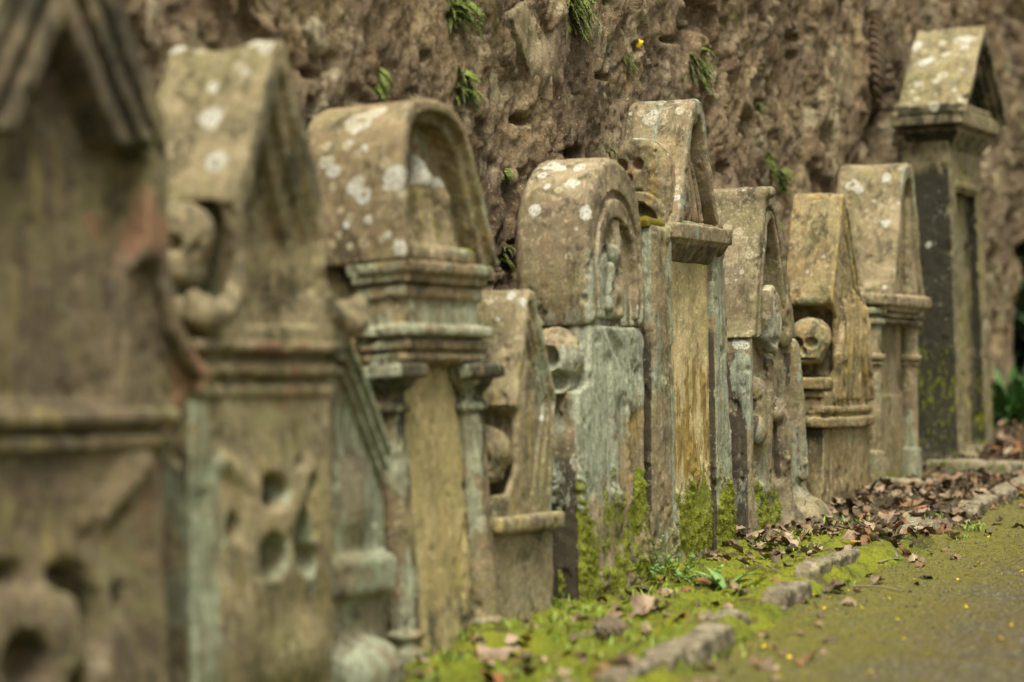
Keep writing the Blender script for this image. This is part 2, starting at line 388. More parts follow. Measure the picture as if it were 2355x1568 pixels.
def roofm(G):
    X, Y, Z = G; d = np.abs(X - xc); q = 1.74 - d * 1.5 - Z                     # q: drop below the roof line
    f = np.maximum(np.maximum(-q, q - .33) / 1.8, np.maximum(d - .335, 1.165 - Z)); f = np.maximum(f, np.maximum(-.05 - Y, Y - .255))
    for q0, w, dp in ((.11, .018, -.030), (.22, .024, -.018)): f = sub(f, np.maximum((np.abs(q - q0) - w) / 1.8, Y - dp), .006)
    return f
s.part('raking_cornice', roofm, (-.02, .77, -.09, .26, 1.0, 1.8), .008, lambda V, N, lo, m: (paint(V, N, lo, m), m.__setitem__('dark', m['dark'] + (.56 + .35 * lo) * (N[:, 1] < -.2))), rough=.8)  # front-facing sides darkened in the colour, shade painted in

# --- 2: pediment with scrolls, blurred
m = stone_mat('stone_scrolled_tan', 2, (.31, .25, .14), (.20, .16, .09), (.24, .20, .10), sage=(.27, .32, .24))
s = Stone(445, 1646, 27, .5, 'blurred tan gravestone second from the left, steep gable with white lichen discs and curled scrolls', 2, m)
xc, W, T = .345, .605, .27
def body(G):
    f = box(G, 0, W, 0, T, -.15, .725, .012); f = np.minimum(f, box(G, .008, W - .008, .006, T - .01, .6, .85, .004))
    f = uni(f, ell(G, (.33, .0, .34), (.17, .035, .16)), .05)
    f = uni(f, cap(G, (.12, 0, .56), (.5, 0, .36), .022), .02); f = uni(f, cap(G, (.5, 0, .54), (.15, 0, .2), .022), .02)
    f = uni(f, ell(G, (.42, .0, .1), (.12, .045, .08)), .04); f = uni(f, ell(G, (.15, .0, .14), (.1, .03, .1)), .04)
    for u, v, rx, rz in ((600, 1155, .062, .042), (692, 1140, .03, .02), (590, 1305, .055, .055), (655, 1275, .05, .072), (672, 1325, .04, .04), (520, 1230, .02, .03)):
        z0 = 6.293; x = ((u - 445) * 1.02 / 6539 * 6.5) / .5; z = -.063 * 0 + (1646 - v) * 6.45 / 6539
        f = sub(f, ell(G, (x, -.015, z), (rx, .09, rz)), .012)
    return f
def paint(V, N, lo, m):
    fr = N[:, 1] < -.3
    m['sage'] += .12 + .3 * lo + .55 * (V[:, 2] < .72) * sstep(.16, .05, V[:, 0]) * fr + .4 * (N[:, 0] < -.5) * (V[:, 2] < .8)
    m['pink'] += .55 * sstep(.5, .72, V[:, 2]) * (V[:, 2] < .9) + .4 * lo * fr; m['ochre'] += .32 * fr * (V[:, 2] < .7) + .2 * lo
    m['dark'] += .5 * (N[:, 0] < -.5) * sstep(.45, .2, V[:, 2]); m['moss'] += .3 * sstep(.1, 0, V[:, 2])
s.part('shaft', body, (-.02, .62, -.06, .28, -.15, .86), .0085, paint, flow=.004)
def band(G):
    f = box(G, -.018, W + .024, -.034, T, .805, .838, .014)
    f = np.minimum(f, box(G, -.0, W + .012, -.018, T, .75, .785, .012)); return np.minimum(f, box(G, .0, W + .004, -.008, T, .70, .735, .01))
s.part('moulding', band, (-.03, .65, -.05, .28, .69, .85), .007, paint)
half = [(xc, 1.535), (.372, 1.52), (.545, 1.15), (.525, 1.08), (.515, .98), (.535, .925), (.60, .905), (.655, .935), (.69, .915), (.695, .865), (.65, .835), (.60, .82)]
out = half + [(2 * xc - x, z) for x, z in half[::-1][:-1]]
def ped(G):
    f = ext(G, out, -.03, T, .007)
    f = sub(f, cap(G, (xc - .03, .10, 1.565), (xc + .03, .19, 1.565), .05), .03)
    f = sub(f, box(G, -.1, .235, .02, .4, .93, 1.15, .025), .01)                  # scooped flank that leaves a front lip
    for k in (-1, 1):
        lip = [(xc + k * (x - xc), -.02, z) for x, z in ((.528, 1.13), (.52, 1.03), (.53, .955), (.575, .905), (.64, .875), (.695, .885), (.705, .925))]
        f = uni(f, chain(G, lip, [.016, .018, .022, .026, .030, .032, .022]), .008)
        if k > 0: f = uni(f, chain(G, [(a, .06, c) for a, _, c in lip], [.016, .018, .022, .026, .03, .032, .02]), .02)
    for e, dp in ((-.012, .07), (.018, .025), (.042, -.006)):
        f = sub(f, ext(G, [(xc + .005, 1.36 + e * 2.6), (.475 + e, 1.06 + e * .3), (.46 + e * .8, .87), (2 * xc - .46 - e * .8, .87), (2 * xc - .475 - e, 1.06 + e * .3)], -.1, dp, .003), .004)
    f = uni(f, cap(G, (.675, -.01, .895), (.675, .10, .895), .034), .012); f = uni(f, cap(G, (.03, -.01, .885), (.03, .06, .885), .036), .02)
    return f
def paint2(V, N, lo, m):
    fr = N[:, 1] < -.3
    m['sage'] += .16 * lo + .55 * (V[:, 1] > .05) * (V[:, 2] < 1.14) * (N[:, 1] > -.5) * (V[:, 0] < .3); m['ochre'] += .18 + .2 * lo - .1 * fr
    m['dark'] += (.40 + .2 * lo) * fr * (V[:, 2] > .9) + .1 * lo; m['moss'] += .33 * fr * (np.abs(V[:, 0] - .33) < .035) * (V[:, 2] < 1.38)
DISC2 = [(480, 268, .030), (490, 372, .028), (400, 90, .026), (487, 192, .018), (548, 145, .018), (455, 95, .016), (560, 165, .014), (585, 85, .022), (560, 120, .012), (600, 105, .02)]
s.part('pediment', ped, (-.03, .76, -.07, .28, .80, 1.56), .007, paint2, spots=DISC2)
s.part('skull', lambda G: skull(G, (.115, .105, 1.055), .092, jaw=False), (.0, .24, .0, .23, .92, 1.18), .006, lambda V, N, lo, m: m.__setitem__('sage', .25 + .5 * sstep(1.02, .94, V[:, 2]) + .2 * lo), rough=1.3)

# --- small sage green stone squeezed between 2 and 3
m = stone_mat('stone_small_sage', 3, (.25, .22, .14), (.17, .14, .09), (.25, .22, .12), sage=(.28, .33, .25))
s = Stone(778, 1590, 24, 1, 'small low gravestone crusted with sage lichen, wedged behind the blurred scrolled stone', 3, m)
def slab(G):
    f = ext(G, [(-.03, -.12), (.285, -.12), (.275, .40), (.245, .60), (.03, .87), (-.03, .87)], 0, .15, .012)
    f = uni(f, cap(G, (.06, .0, .05), (.16, .0, .05), .07), .03); f = uni(f, ell(G, (.10, -.03, .03), (.13, .08, .09)), .02)
    f = uni(f, box(G, -.03, .27, -.04, .1, .22, .33, .03), .02)
    return uni(f, ell(G, (.08, 0, .47), (.09, .03, .10)), .02)
def paint(V, N, lo, m):
    m['sage'] += .50 + .4 * lo; m['pink'] += .2 * lo + .1; m['dark'] += .5 * sstep(.2, .0, V[:, 2]) + .2 * lo; m['moss'] += .25 * sstep(.15, 0, V[:, 2])
s.part('slab', slab, (-.04, .3, -.13, .16, -.12, .9), .0075, paint)
def rm(G):
    f = None
    for i in range(3):
        zz = .865 - .036 * i - np.maximum(G[0] - .02, 0) * 1.26
        a = np.maximum(np.maximum(G[2] - zz, zz - .022 - G[2]) / 1.5, np.maximum(G[0] - .245, -.03 - G[0])); a = np.maximum(a, np.maximum(-.04 + .01 * i - G[1], G[1] - .02))
        f = a if f is None else np.minimum(f, a)
    return f
s.part('raking_moulding', rm, (-.04, .26, -.06, .03, .5, .9), .006, paint, rough=.6)

# --- 3: arched head on a cornice with two columns
m = stone_mat('stone_arched_ochre', 4, (.31, .235, .135), (.215, .16, .088), (.26, .2, .10), ochre=(.40, .31, .10), sage=(.31, .35, .26))
s = Stone(968, 1520, 24, 4.5, 'columned gravestone under an arched lichen spotted head, niche at its front', 4, m)
T = .28; W = .51
def paint(V, N, lo, m):
    m['sage'] += .14 + .32 * lo + .25 * (N[:, 0] < -.4); m['dark'] += .24 + .2 * lo; m['moss'] += .45 * sstep(.18, 0, V[:, 2])
def slab(G):
    return box(G, .0, W, .035, T, -.12, .86, .012)
def paint3(V, N, lo, m):
    fr = N[:, 1] < -.3
    m['ochre'] += fr * (.20 + .15 * sstep(.8, .4, V[:, 2])) + .2 * lo * fr; m['sage'] += .25 * lo; m['dark'] += .42 * fr * sstep(.26, .1, V[:, 2]) * (V[:, 0] > .12) + (~fr) * .25
    m['moss'] += .36 * sstep(.2, 0, V[:, 2])
s.part('panel', slab, (-.02, .53, .02, .29, -.12, .87), .0075, paint3, flow=.003, mat=stone_mat('pale_column_panel', 14, (.43, .345, .165), (.34, .265, .125), (.27, .21, .10), runs=.35, ochre=(.45, .36, .12)))
for cx, cy in ((.0, .04), (.445, .02)):
    def col(G, cx=cx, cy=cy):
        f = cylz(G, cx, cy, -.1, .8, .042, .003)
        f = np.minimum(f, cylz(G, cx, cy, .645, .672, .057, .012)); f = np.minimum(f, box(G, cx - .085, cx + .08, cy - .085, cy + .08, .735, .772, .006))
        f = uni(f, ell(G, (cx, cy, .735), (.072, .072, .045)), .008)
        f = np.minimum(f, cylz(G, cx, cy, -.1, .035, .068, .015)); return np.minimum(f, cylz(G, cx, cy, .055, .08, .055, .01))
    s.part('column', col, (cx - .1, cx + .1, cy - .1, cy + .1, -.1, .80), .006,
           lambda V, N, lo, m: (paint(V, N, lo, m), m.__setitem__('dark', m['dark'] + .30 * sstep(.5, .72, V[:, 2]) + .20), m.__setitem__('sage', m['sage'] + .1)), rough=.9)
def ent(G):
    f = box(G, -.0, .485, -.012, .11, .77, .95, .006); f = np.minimum(f, box(G, .0, .485, .0, T, .77, 1.045, .008))
    f = np.minimum(f, box(G, -.025, .515, -.045, .12, .845, .875, .007)); f = np.minimum(f, box(G, -.012, .50, -.028, .115, .81, .838, .006))
    f = np.minimum(f, box(G, -.008, .495, -.022, .11, .78, .802, .008))
    f = np.minimum(f, box(G, -.02, .51, -.036, .12, .985, 1.01, .006)); f = np.minimum(f, box(G, -.01, .50, -.024, .115, .945, .982, .008))
    return np.minimum(f, box(G, -.03, .525, -.05, .13, 1.01, 1.045, .007))
def paint4(V, N, lo, m):
    paint(V, N, lo, m); m['sage'] += .48 * (V[:, 2] > .875) * (V[:, 2] < .945) * (V[:, 0] > .05) + .4 * (V[:, 2] > .835) * (V[:, 2] < .88) * (N[:, 1] < -.2) + .15
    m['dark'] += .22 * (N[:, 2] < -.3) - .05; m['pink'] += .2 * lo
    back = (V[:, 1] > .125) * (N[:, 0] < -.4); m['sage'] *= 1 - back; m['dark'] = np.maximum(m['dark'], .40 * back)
s.part('entablature', ent, (-.08, .63, -.12, .29, .76, 1.06), .0065, paint4)
arch = [(x * .93, 1.04 + (z - 1.06) * .93) for x, z in smooth([(-.035, 1.06), (-.03, 1.28), (-.012, 1.42), (.05, 1.505), (.16, 1.535), (.29, 1.535), (.40, 1.50), (.465, 1.43), (.51, 1.31), (.57, 1.16), (.625, 1.06)], 1, False)]
def head(G):
    f = ext(G, arch, -.055, .24, .014)
    inn = [(.28 + (x - .28) * .80, 1.04 + (z - 1.04) * .86) for x, z in arch]; inn2 = [(.28 + (x - .28) * .88, 1.04 + (z - 1.04) * .92) for x, z in arch]
    f = sub(f, ext(G, inn, -.2, .035, .004), .006); f = sub(f, ext(G, inn2, -.2, -.025, .004), .004)
    return sub(f, ell(G, (.56, -.06, 1.44), (.1, .1, .05)), .02)
def paint5(V, N, lo, m):
    side = N[:, 0] < -.25; fr = N[:, 1] < -.35
    m['ochre'] += .16 * side + .25 * lo * side; m['white'] += .05 + .1 * lo * side + .2 * up(N); m['cream'] += side * (.2 + .2 * lo); m['sage'] += (.25 * lo + .3) * (V[:, 1] > -.06) * fr; m['dark'] += .28 * (V[:, 1] > -.06) * (V[:, 1] < .06) * (N[:, 0] > -.9) * (~side)
DISC3 = [(908, 412, .038), (885, 372, .018), (815, 425, .028), (830, 452, .022), (806, 440, .015), (825, 270, .038), (860, 250, .03), (925, 238, .016), (760, 395, .02), (755, 365, .014), (800, 565, .014), (833, 560, .016),
         (790, 515, .011), (775, 540, .013), (868, 545, .014), (890, 540, .011), (905, 555, .012), (815, 352, .012), (830, 338, .010), (945, 300, .016), (760, 430, .012), (845, 505, .012), (780, 480, .01), (800, 500, .012), (740, 370, .016), (745, 330, .014), (790, 330, .013), (915, 575, .02), (755, 562, .012)]
s.part('arched_head', head, (-.05, .66, -.09, .25, 1.05, 1.55), .0065, paint5, spots=DISC3, rspots=6)
def figs(G):
    f = box(G, .04, .43, -.045, .10, 1.035, 1.09, .02)
    for x, h, r in ((.11, 1.27, .05), (.235, 1.32, .058), (.355, 1.27, .05)):
        f = uni(f, cap(G, (x, .035, 1.06), (x, .035, h - .09), r, r * .8), .015); f = uni(f, cap(G, (x, .02, h - .05), (x, .03, h), r * .62, r * .42), .012)
        f = sub(f, cap(G, (x - .02, -.02, 1.10), (x - .012, -.01, h - .1), .010), .006); f = sub(f, cap(G, (x + .022, -.02, 1.10), (x + .012, -.01, h - .1), .009), .006)
    return f
s.part('carved_figures', figs, (.03, .46, -.08, .11, 1.03, 1.37), .0065, lambda V, N, lo, m: (m.__setitem__('sage', .2 + .35 * lo), m.__setitem__('ochre', .25 - .2 * lo), m.__setitem__('dark', .18 + .2 * lo), m.__setitem__('white', .75 * sstep(1.24, 1.27, V[:, 2])), m.__setitem__('moss', .3 * (V[:, 2] < 1.25) + .2 * lo)))

# --- 4: low gabled stone with three grooves
m = stone_mat('stone_low_gable', 5, (.34, .28, .165), (.235, .185, .105), (.30, .245, .12), sage=(.28, .33, .25), ochre=(.38, .29, .09))
s = Stone(1138, 1440, 24, .5, 'low gabled gravestone tucked behind the dark column of the arched stone', 5, m)
T = .2; xc = .30
def body(G):
    f = box(G, .0, .415, 0, T, -.12, .262, .012)
    return f
def paint(V, N, lo, m):
    fr = N[:, 1] < -.3
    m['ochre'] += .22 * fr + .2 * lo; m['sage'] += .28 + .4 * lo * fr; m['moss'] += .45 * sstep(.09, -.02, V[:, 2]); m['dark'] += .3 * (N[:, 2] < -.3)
s.part('plinth', body, (-.02, .43, -.02, .21, -.12, .27), .006, paint, flow=.003)
s.part('ledge', lambda G: box(G, -.025, .43, -.035, T, .25, .30, .016), (-.04, .45, -.05, .21, .24, .31), .0055, lambda V, N, lo, m: (m.__setitem__('ochre', .35 + .2 * lo), m.__setitem__('sage', .15 + .2 * lo)))
half = [(.0, .29), (.02, .36), (.10, .36), (.165, .44), (.175, .585), (.15, .605), (.235, .90), (.26, .935), (.30, .93), (.45, .625), (.435, .58), (.425, .45), (.41, .29)]
def ped(G):
    f = ext(G, half, 0, T, .01); f = sub(f, box(G, -.1, .195, .02, .4, .335, .595, .04), .008)
    for i in range(3):                                                        # grooves along the right rake, falling to the ledge
        o = .03 + .038 * i
        f = sub(f, np.maximum(cap(G, (.275 - o * .25, 0, .93 - o * 1.5), (.45 - o, 0, .61), .016), -G[1] - .03), .003)
        f = sub(f, cap(G, (.45 - o, 0, .61), (.42 - o * 1.5, 0, .36), .015, .006), .003)
    return f
def paint2(V, N, lo, m):
    fr = N[:, 1] < -.3; roof = (N[:, 0] < -.3) & (V[:, 2] > .58)
    m['sage'] += .55 * fr * sstep(.24, .33, V[:, 0]) + .3 * lo + .5 * (V[:, 1] > .04) * (V[:, 2] < .59) * (~roof); m['ochre'] += .42 * fr * (V[:, 0] < .27) + .15 * lo; m['white'] += roof * .12
s.part('pediment', ped, (-.02, .47, -.02, .21, .28, .95), .0052, paint2, spots=[(1195, 690, .014), (1200, 720, .012), (1120, 690, .012), (1170, 675, .016), (1185, 770, .01)], rspots=4)
s.part('skull', lambda G: skull(G, (.11, .075, .465), .078), (.0, .22, -.02, .19, .36, .58), .005, lambda V, N, lo, m: (m.__setitem__('pink', .15 + .25 * lo), m.__setitem__('sage', .40 + .4 * lo)), rough=2.2)

# --- 5: drum headed stone
m = stone_mat('stone_drum', 6, (.33, .26, .16), (.215, .165, .10), (.27, .2, .10), sage=(.30, .35, .29), ochre=(.34, .22, .06), dark=(.04, .034, .022))
s = Stone(1325, 1370, 24, 1.5, 'thick round-headed gravestone with concentric arches, cracked at the neck, mossy green foot', 6, m)
T = .23
def body(G):
    f = ext(G, [(.03, -.12), (.60, -.12), (.58, .3), (.585, .5), (.60, .775), (.55, .80), (.16, .80), (.14, .63), (.05, .60)], 0, T, .014)
    f = sub(f, cap(G, (.28, -.01, .80), (.40, -.01, .72), .022, .03), .01); f = sub(f, cap(G, (.40, -.01, .72), (.44, -.01, .64), .03, .012), .01)
    f = sub(f, cap(G, (.30, -.0, .70), (.31, 0, .30), .012, .004), .02); f = sub(f, cap(G, (.545, -.0, .65), (.56, 0, .25), .013, .004), .012)
    f = sub(f, cap(G, (.40, -.012, .55), (.42, -.012, .1), .03, .02), .04); f = sub(f, cap(G, (.50, -.014, .5), (.50, -.014, .05), .028, .02), .04)
    return f
def paint(V, N, lo, m):
    fr = N[:, 1] < -.3; x, z = V[:, 0], V[:, 2]
    m['sage'] += fr * (.75 - .55 * sstep(.30, .42, x + .12 * lo) * sstep(.62, .5, z)) - .45 * sstep(.32, .15, z) + .25 * lo + (~fr) * .35
    m['ochre'] += fr * .48 * sstep(.33, .42, x) * sstep(.6, .5, z) - .2 * sstep(.2, .1, z); m['pink'] += fr * (.4 * sstep(.66, .78, z) + .3 * lo)
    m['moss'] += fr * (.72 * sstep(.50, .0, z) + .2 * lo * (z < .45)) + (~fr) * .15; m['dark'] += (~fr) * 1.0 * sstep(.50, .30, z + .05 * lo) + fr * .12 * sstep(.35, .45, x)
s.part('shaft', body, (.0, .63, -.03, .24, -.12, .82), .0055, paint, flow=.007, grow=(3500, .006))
dr = smooth([(.15, .80), (.125, .92), (.125, 1.08), (.18, 1.23), (.29, 1.31), (.38, 1.322), (.48, 1.29), (.57, 1.20), (.602, 1.05), (.605, .92), (.60, .80)], 1, False)
def head(G):
    f = ext(G, dr, -.012, T, .03)
    for i, (w, d) in enumerate(((.80, .004), (.64, .016), (.48, .026))):
        pts = [(.372 + (x - .372) * w, .80 + (z - .80) * (w * .97 + .02)) for x, z in dr]; a = poly2(G[0], G[2], pts)
        f = sub(f, np.maximum(a if i == 1 else np.maximum(a, -a - .022), G[1] - d), .006)
    return f
def paint2(V, N, lo, m):
    side = (N[:, 0] < -.3) & (N[:, 2] < .75); fr = N[:, 1] < -.3
    m['sage'] += fr * (.38 + .35 * lo) + side * .5 * sstep(.93, .84, V[:, 2] + .03 * lo); m['dark'] += fr * .16 + side * (.25 * sstep(1.02, .88, V[:, 2])); m['white'] += .30 * up(N) + .1 * lo * up(N) + side * (.16 + .36 * lo) * (V[:, 2] > .95)
    m['ochre'] += .1 * side + .15 * lo; m['cream'] += side * (.46 + .35 * lo) * sstep(.92, 1.02, V[:, 2])
s.part('round_head', head, (.1, .63, -.03, .24, .79, 1.34), .0055, paint2, spots=[(1313, 414, .024), (1265, 372, .03), (1285, 378, .024), (1245, 395, .016), (1330, 375, .02), (1280, 430, .014), (1225, 480, .02), (1300, 590, .014)], rspots=8)
def fig(G):
    f = box(G, .325, .44, -.004, .06, .82, .98, .015); f = uni(f, ell(G, (.385, .012, 1.03), (.042, .026, .05)), .02); f = uni(f, cap(G, (.335, .005, .98), (.32, .005, .86), .016), .012)
    f = uni(f, box(G, .355, .415, -.004, .05, 1.05, 1.13, .012), .02); f = sub(f, ell(G, (.39, -.012, .95), (.035, .022, .04)), .008); return sub(f, ell(G, (.39, -.012, .865), (.03, .022, .025)), .008)
s.part('carved_figure', fig, (.28, .46, -.02, .07, .81, 1.15), .005, lambda V, N, lo, m: (m.__setitem__('sage', .32 + .3 * lo), m.__setitem__('cream', .5 * (V[:, 2] > 1.02)), m.__setitem__('dark', .25 - .2 * lo)))
def sk(G):
    f = skull(G, (.08, .085, .69), .098, eyes=False)
    f = sub(f, ell(G, (-.015, .075, .70), (.055, .036, .036)), .012); return sub(f, ell(G, (-.01, .04, .63), (.06, .05, .03)), .014)
s.part('skull', sk, (-.03, .2, -.03, .2, .57, .82), .005, lambda V, N, lo, m: (m.__setitem__('sage', .50 + .4 * lo - .35 * sstep(.72, .78, V[:, 2])), m.__setitem__('pink', .2 * lo + .1), m.__setitem__('white', .18 * up(N))), rough=2.2)

# --- 6: bell shaped pediment, sharpest stone
m = stone_mat('stone_bell_panel', 7, (.32, .25, .15), (.215, .165, .095), (.27, .21, .10), sage=(.28, .33, .26), ochre=(.27, .165, .02), dark=(.05, .042, .028))
s = Stone(1510, 1280, 24, 1, 'yellow panelled gravestone with a skull on its shoulder and mossy foot', 7, m)
T = .24
def body(G):
    f = ext(G, [(-.02, -.12), (.77, -.12), (.735, .1), (.71, .5), (.70, .85), (.69, 1.02), (.16, 1.05), (.02, 1.05), (.005, .6)], 0, T, .015)
    f = sub(f, box(G, .185, .575, -.1, .035, -.3, 1.1, .01), .008)
    f = sub(f, cap(G, (.62, -.004, .12), (.62, -.004, 1.0), .008), .006); return sub(f, cap(G, (.66, -.004, .12), (.66, -.004, 1.0), .007), .006)
def paint(V, N, lo, m):
    fr = N[:, 1] < -.3; x, z = V[:, 0], V[:, 2]; pan = fr & (V[:, 1] > .012)
    m['sage'] += (~pan) * fr * (.62 + .3 * lo) * (1 - .4 * (x < .15)) + (~fr) * (.85 * sstep(.70, .80, z + .05 * lo) + .2 * lo) + pan * (.38 * sstep(.25, .12, z) - .3)
    m['ochre'] += pan * (.72 * sstep(.62, .5, z + .1 * lo) * sstep(.16, .3, z) + .2 * lo) ; m['white'] += pan * .16 * sstep(.3, .12, z)
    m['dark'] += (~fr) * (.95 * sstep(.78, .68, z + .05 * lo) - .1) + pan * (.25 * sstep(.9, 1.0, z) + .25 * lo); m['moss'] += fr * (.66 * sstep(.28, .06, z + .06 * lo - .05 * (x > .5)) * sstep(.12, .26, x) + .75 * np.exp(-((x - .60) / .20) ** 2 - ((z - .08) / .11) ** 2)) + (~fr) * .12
    m['pink'] += (~fr) * .25 * lo
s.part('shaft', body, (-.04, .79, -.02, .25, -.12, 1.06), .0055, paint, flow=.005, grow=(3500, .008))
m2 = stone_mat('yellow_panel_stone', 17, (.62, .50, .26), (.50, .395, .19), (.35, .255, .13), sage=(.28, .33, .26), ochre=(.27, .165, .02), dark=(.07, .055, .04), k=1.1, runs=.35)
def paintp(V, N, lo, m):
    z = V[:, 2]; m['ochre'] += .75 * sstep(.64, .54, z + .12 * lo) * sstep(.14, .3, z + .1 * lo) + .25 * lo - .1; m['sage'] += .5 * sstep(.28, .14, z) + .12 * lo; m['dark'] += .30 * sstep(.82, 1.0, z) + .4 * lo * (z > .7); m['moss'] += .45 * sstep(.34, .12, z + .10 * lo) + .75 * np.exp(-((V[:, 0] - .50) / .20) ** 2 - ((z - .10) / .11) ** 2)
    m['pink'] += .22 * (V[:, 0] > .4) * (z > .45) * (z < .7)
s.part('inscription_panel', lambda G: box(G, .18, .58, .026, .06, -.12, 1.0, .006), (.17, .59, .02, .07, -.12, 1.01), .0055, paintp, mat=m2, flow=.006, grow=(2500, .008))
def corn(G):
    f = box(G, .165, .665, -.035, T * .5, 1.012, 1.065, .006)
    w = box(G, .18, .65, -.03, T * .5, .945, 1.02, .004); return np.minimum(f, np.maximum(w, (-.03 + (1.012 - G[2]) * .75 - G[1]) * .8))
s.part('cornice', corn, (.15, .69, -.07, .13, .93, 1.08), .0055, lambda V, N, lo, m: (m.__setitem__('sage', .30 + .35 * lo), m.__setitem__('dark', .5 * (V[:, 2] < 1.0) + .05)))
half = smooth([(.17, 1.06), (.20, 1.06), (.245, 1.15), (.30, 1.30), (.335, 1.40), (.36, 1.46), (.41, 1.488), (.46, 1.478), (.485, 1.43), (.525, 1.30), (.58, 1.16), (.63, 1.085), (.665, 1.06)], 1, False)
def ped(G):
    f = ext(G, half, -.012, T - .02, .012)
    inn = [(.415 + (x - .415) * .72, 1.075 + (z - 1.06) * .84) for x, z in half]; f = sub(f, ext(G, inn, -.2, .05, .004), .006)
    for x0, x1 in ((.40, .335), (.415, .40), (.42, .46), (.425, .52)): f = uni(f, cap(G, (x0, .045, 1.40), (x1, .03, 1.09), .008, .016), .006)
    for x0, x1 in ((.405, .37), (.42, .43), (.425, .49)): f = sub(f, cap(G, (x0, .03, 1.34), (x1, .012, 1.10), .003, .011), .004)
    return uni(f, ell(G, (.412, .012, 1.42), (.02, .02, .024)), .01)
def paint2(V, N, lo, m):
    fr = N[:, 1] < -.2; side = N[:, 0] < -.3
    m['sage'] += fr * (.36 + .35 * lo) + .45 * side * (np.abs(V[:, 1] - .12) < .03) * (V[:, 2] > 1.25); m['dark'] += fr * .17; m['white'] += .42 * up(N); m['pink'] += side * .34 * sstep(1.3, 1.1, V[:, 2]); m['ochre'] += side * .15
s.part('pediment', ped, (.15, .69, -.07, .23, 1.05, 1.50), .005, paint2, spots=[(1490, 266, .026), (1515, 272, .018), (1548, 435, .015), (1552, 448, .014), (1552, 405, .010), (1520, 250, .016), (1560, 245, .016), (1585, 255, .014), (1470, 252, .016), (1550, 425, .012)], rspots=3)
def sk(G):
    X, Y, Z = G
    pr = [(.015, 1.06), (.015, 1.24), (.035, 1.305), (.085, 1.345), (.15, 1.35), (.20, 1.315), (.222, 1.25), (.215, 1.15), (.205, 1.06)]     # outline across the thickness
    a = poly2(Y.transpose(1, 0, 2), Z, smooth(pr, 1)).transpose(1, 0, 2); b = np.abs(X - .30) - .11
    f = np.minimum(np.maximum(a + .03, b + .03), 0) + np.sqrt(np.maximum(a + .03, 0) ** 2 + np.maximum(b + .03, 0) ** 2) - .03
    for y in (.118, .176): f = sub(f, ell(G, (.185, y, 1.258), (.035, .019, .019)), .006)
    f = sub(f, ell(G, (.185, .147, 1.215), (.025, .009, .014)), .005)
    f = sub(f, box(G, .1, .20, .10, .19, 1.168, 1.176, .003), .006)
    a = np.sqrt((Y - .118) ** 2 + ((Z - 1.06) * .9) ** 2)                         # round arch under the face
    f = uni(f, np.maximum(np.maximum(np.abs(a - .084) - .014, np.abs(X - .195) - .02), 1.06 - Z), .01)
    return sub(f, np.maximum(np.maximum(a - .064, X - .25), 1.05 - Z), .006)
s.part('skull', sk, (.12, .43, -.02, .25, 1.05, 1.37), .0048, lambda V, N, lo, m: (m.__setitem__('ochre', .18 + .25 * lo), m.__setitem__('pink', .3 + .3 * lo - .3 * sstep(1.2, 1.1, V[:, 2])), m.__setitem__('white', .55 * up(N) - .1), m.__setitem__('sage', .3 * sstep(1.22, 1.14, V[:, 2]) + .3 * lo), m.__setitem__('dark', .3 * (np.hypot(V[:, 1] - .118, V[:, 2] - 1.06) < .068))), rough=2.2)
def mossfx(o, amp, seed):
    me = o.data; n = len(me.vertices); V = np.zeros(n * 3, np.float32); me.vertices.foreach_get('co', V); V = V.reshape(-1, 3)
    N = np.zeros(n * 3, np.float32); me.vertices.foreach_get('normal', N); N = N.reshape(-1, 3)
    d1, d2, i = worley(V * np.array([38, 38, 24]), seed); V += N * (amp * (.8 - d1) + amp * .8 * fbm(V, 12, 2, seed))[:, None]
    me.vertices.foreach_set('co', V.ravel()); me.update(); return o
mossfx(s.part('moss_cushion', lambda G: box(G, .0, .15, .01, .20, 1.04, 1.075, .015), (-.02, .17, -.01, .22, 1.03, 1.09), .004, mat=M['moss_gold'], rough=.8), .009, 5)

# --- 7: weathered scroll topped stone
m = stone_mat('stone_scroll_top', 8, (.29, .235, .145), (.20, .155, .095), (.25, .20, .10), sage=(.29, .34, .28), dark=(.055, .045, .032))
s = Stone(1728, 1235, 23, 1, 'worn gravestone with rolled top edge, a carved lump hanging in its front', 8, m)
T = .29
def body(G):
    f = ext(G, [(-.0, -.12), (.78, -.12), (.73, .0), (.66, .14), (.62, .4), (.56, .70), (.02, .70), (.0, .6)], 0, T, .014)
    f = sub(f, box(G, .05, .46, -.1, .03, .18, .9, .03), .02)
    for p, q, r in (((.14, .02, .52), (.18, .02, .16), .035), ((.36, .02, .44), (.38, .0, .1), .04), ((.25, .02, .60), (.22, .02, .2), .03), ((.48, .0, .66), (.55, -.01, .2), .035)): f = uni(f, cap(G, p, q, r, r * .8), .02)
    f = uni(f, ell(G, (.33, .01, .42), (.05, .03, .03)), .015); f = uni(f, ell(G, (.10, .01, .37), (.03, .04, .05)), .015)
    f = uni(f, ell(G, (.56, .0, .0), (.22, .12, .13)), .04)
    return sub(f, ell(G, (.60, -.02, .20), (.03, .05, .025)), .01)
def paint(V, N, lo, m):
    fr = N[:, 1] < -.3; z = V[:, 2]
    m['sage'] += .30 + .4 * lo + fr * .25 * sstep(.42, .55, V[:, 0]) ; m['ochre'] += fr * .30 * (V[:, 0] < .4) + .2 * lo; m['dark'] += (~fr) * (.72 - .1 * lo) * (z < .64) ; m['white'] += .55 * up(N) * (z > .6) + fr * .12 * sstep(.25, .1, z); m['moss'] += .62 * sstep(.28, .08, z) * sstep(.22, .06, np.abs(V[:, 0] - .16)) * fr + .1 * (z < .1)
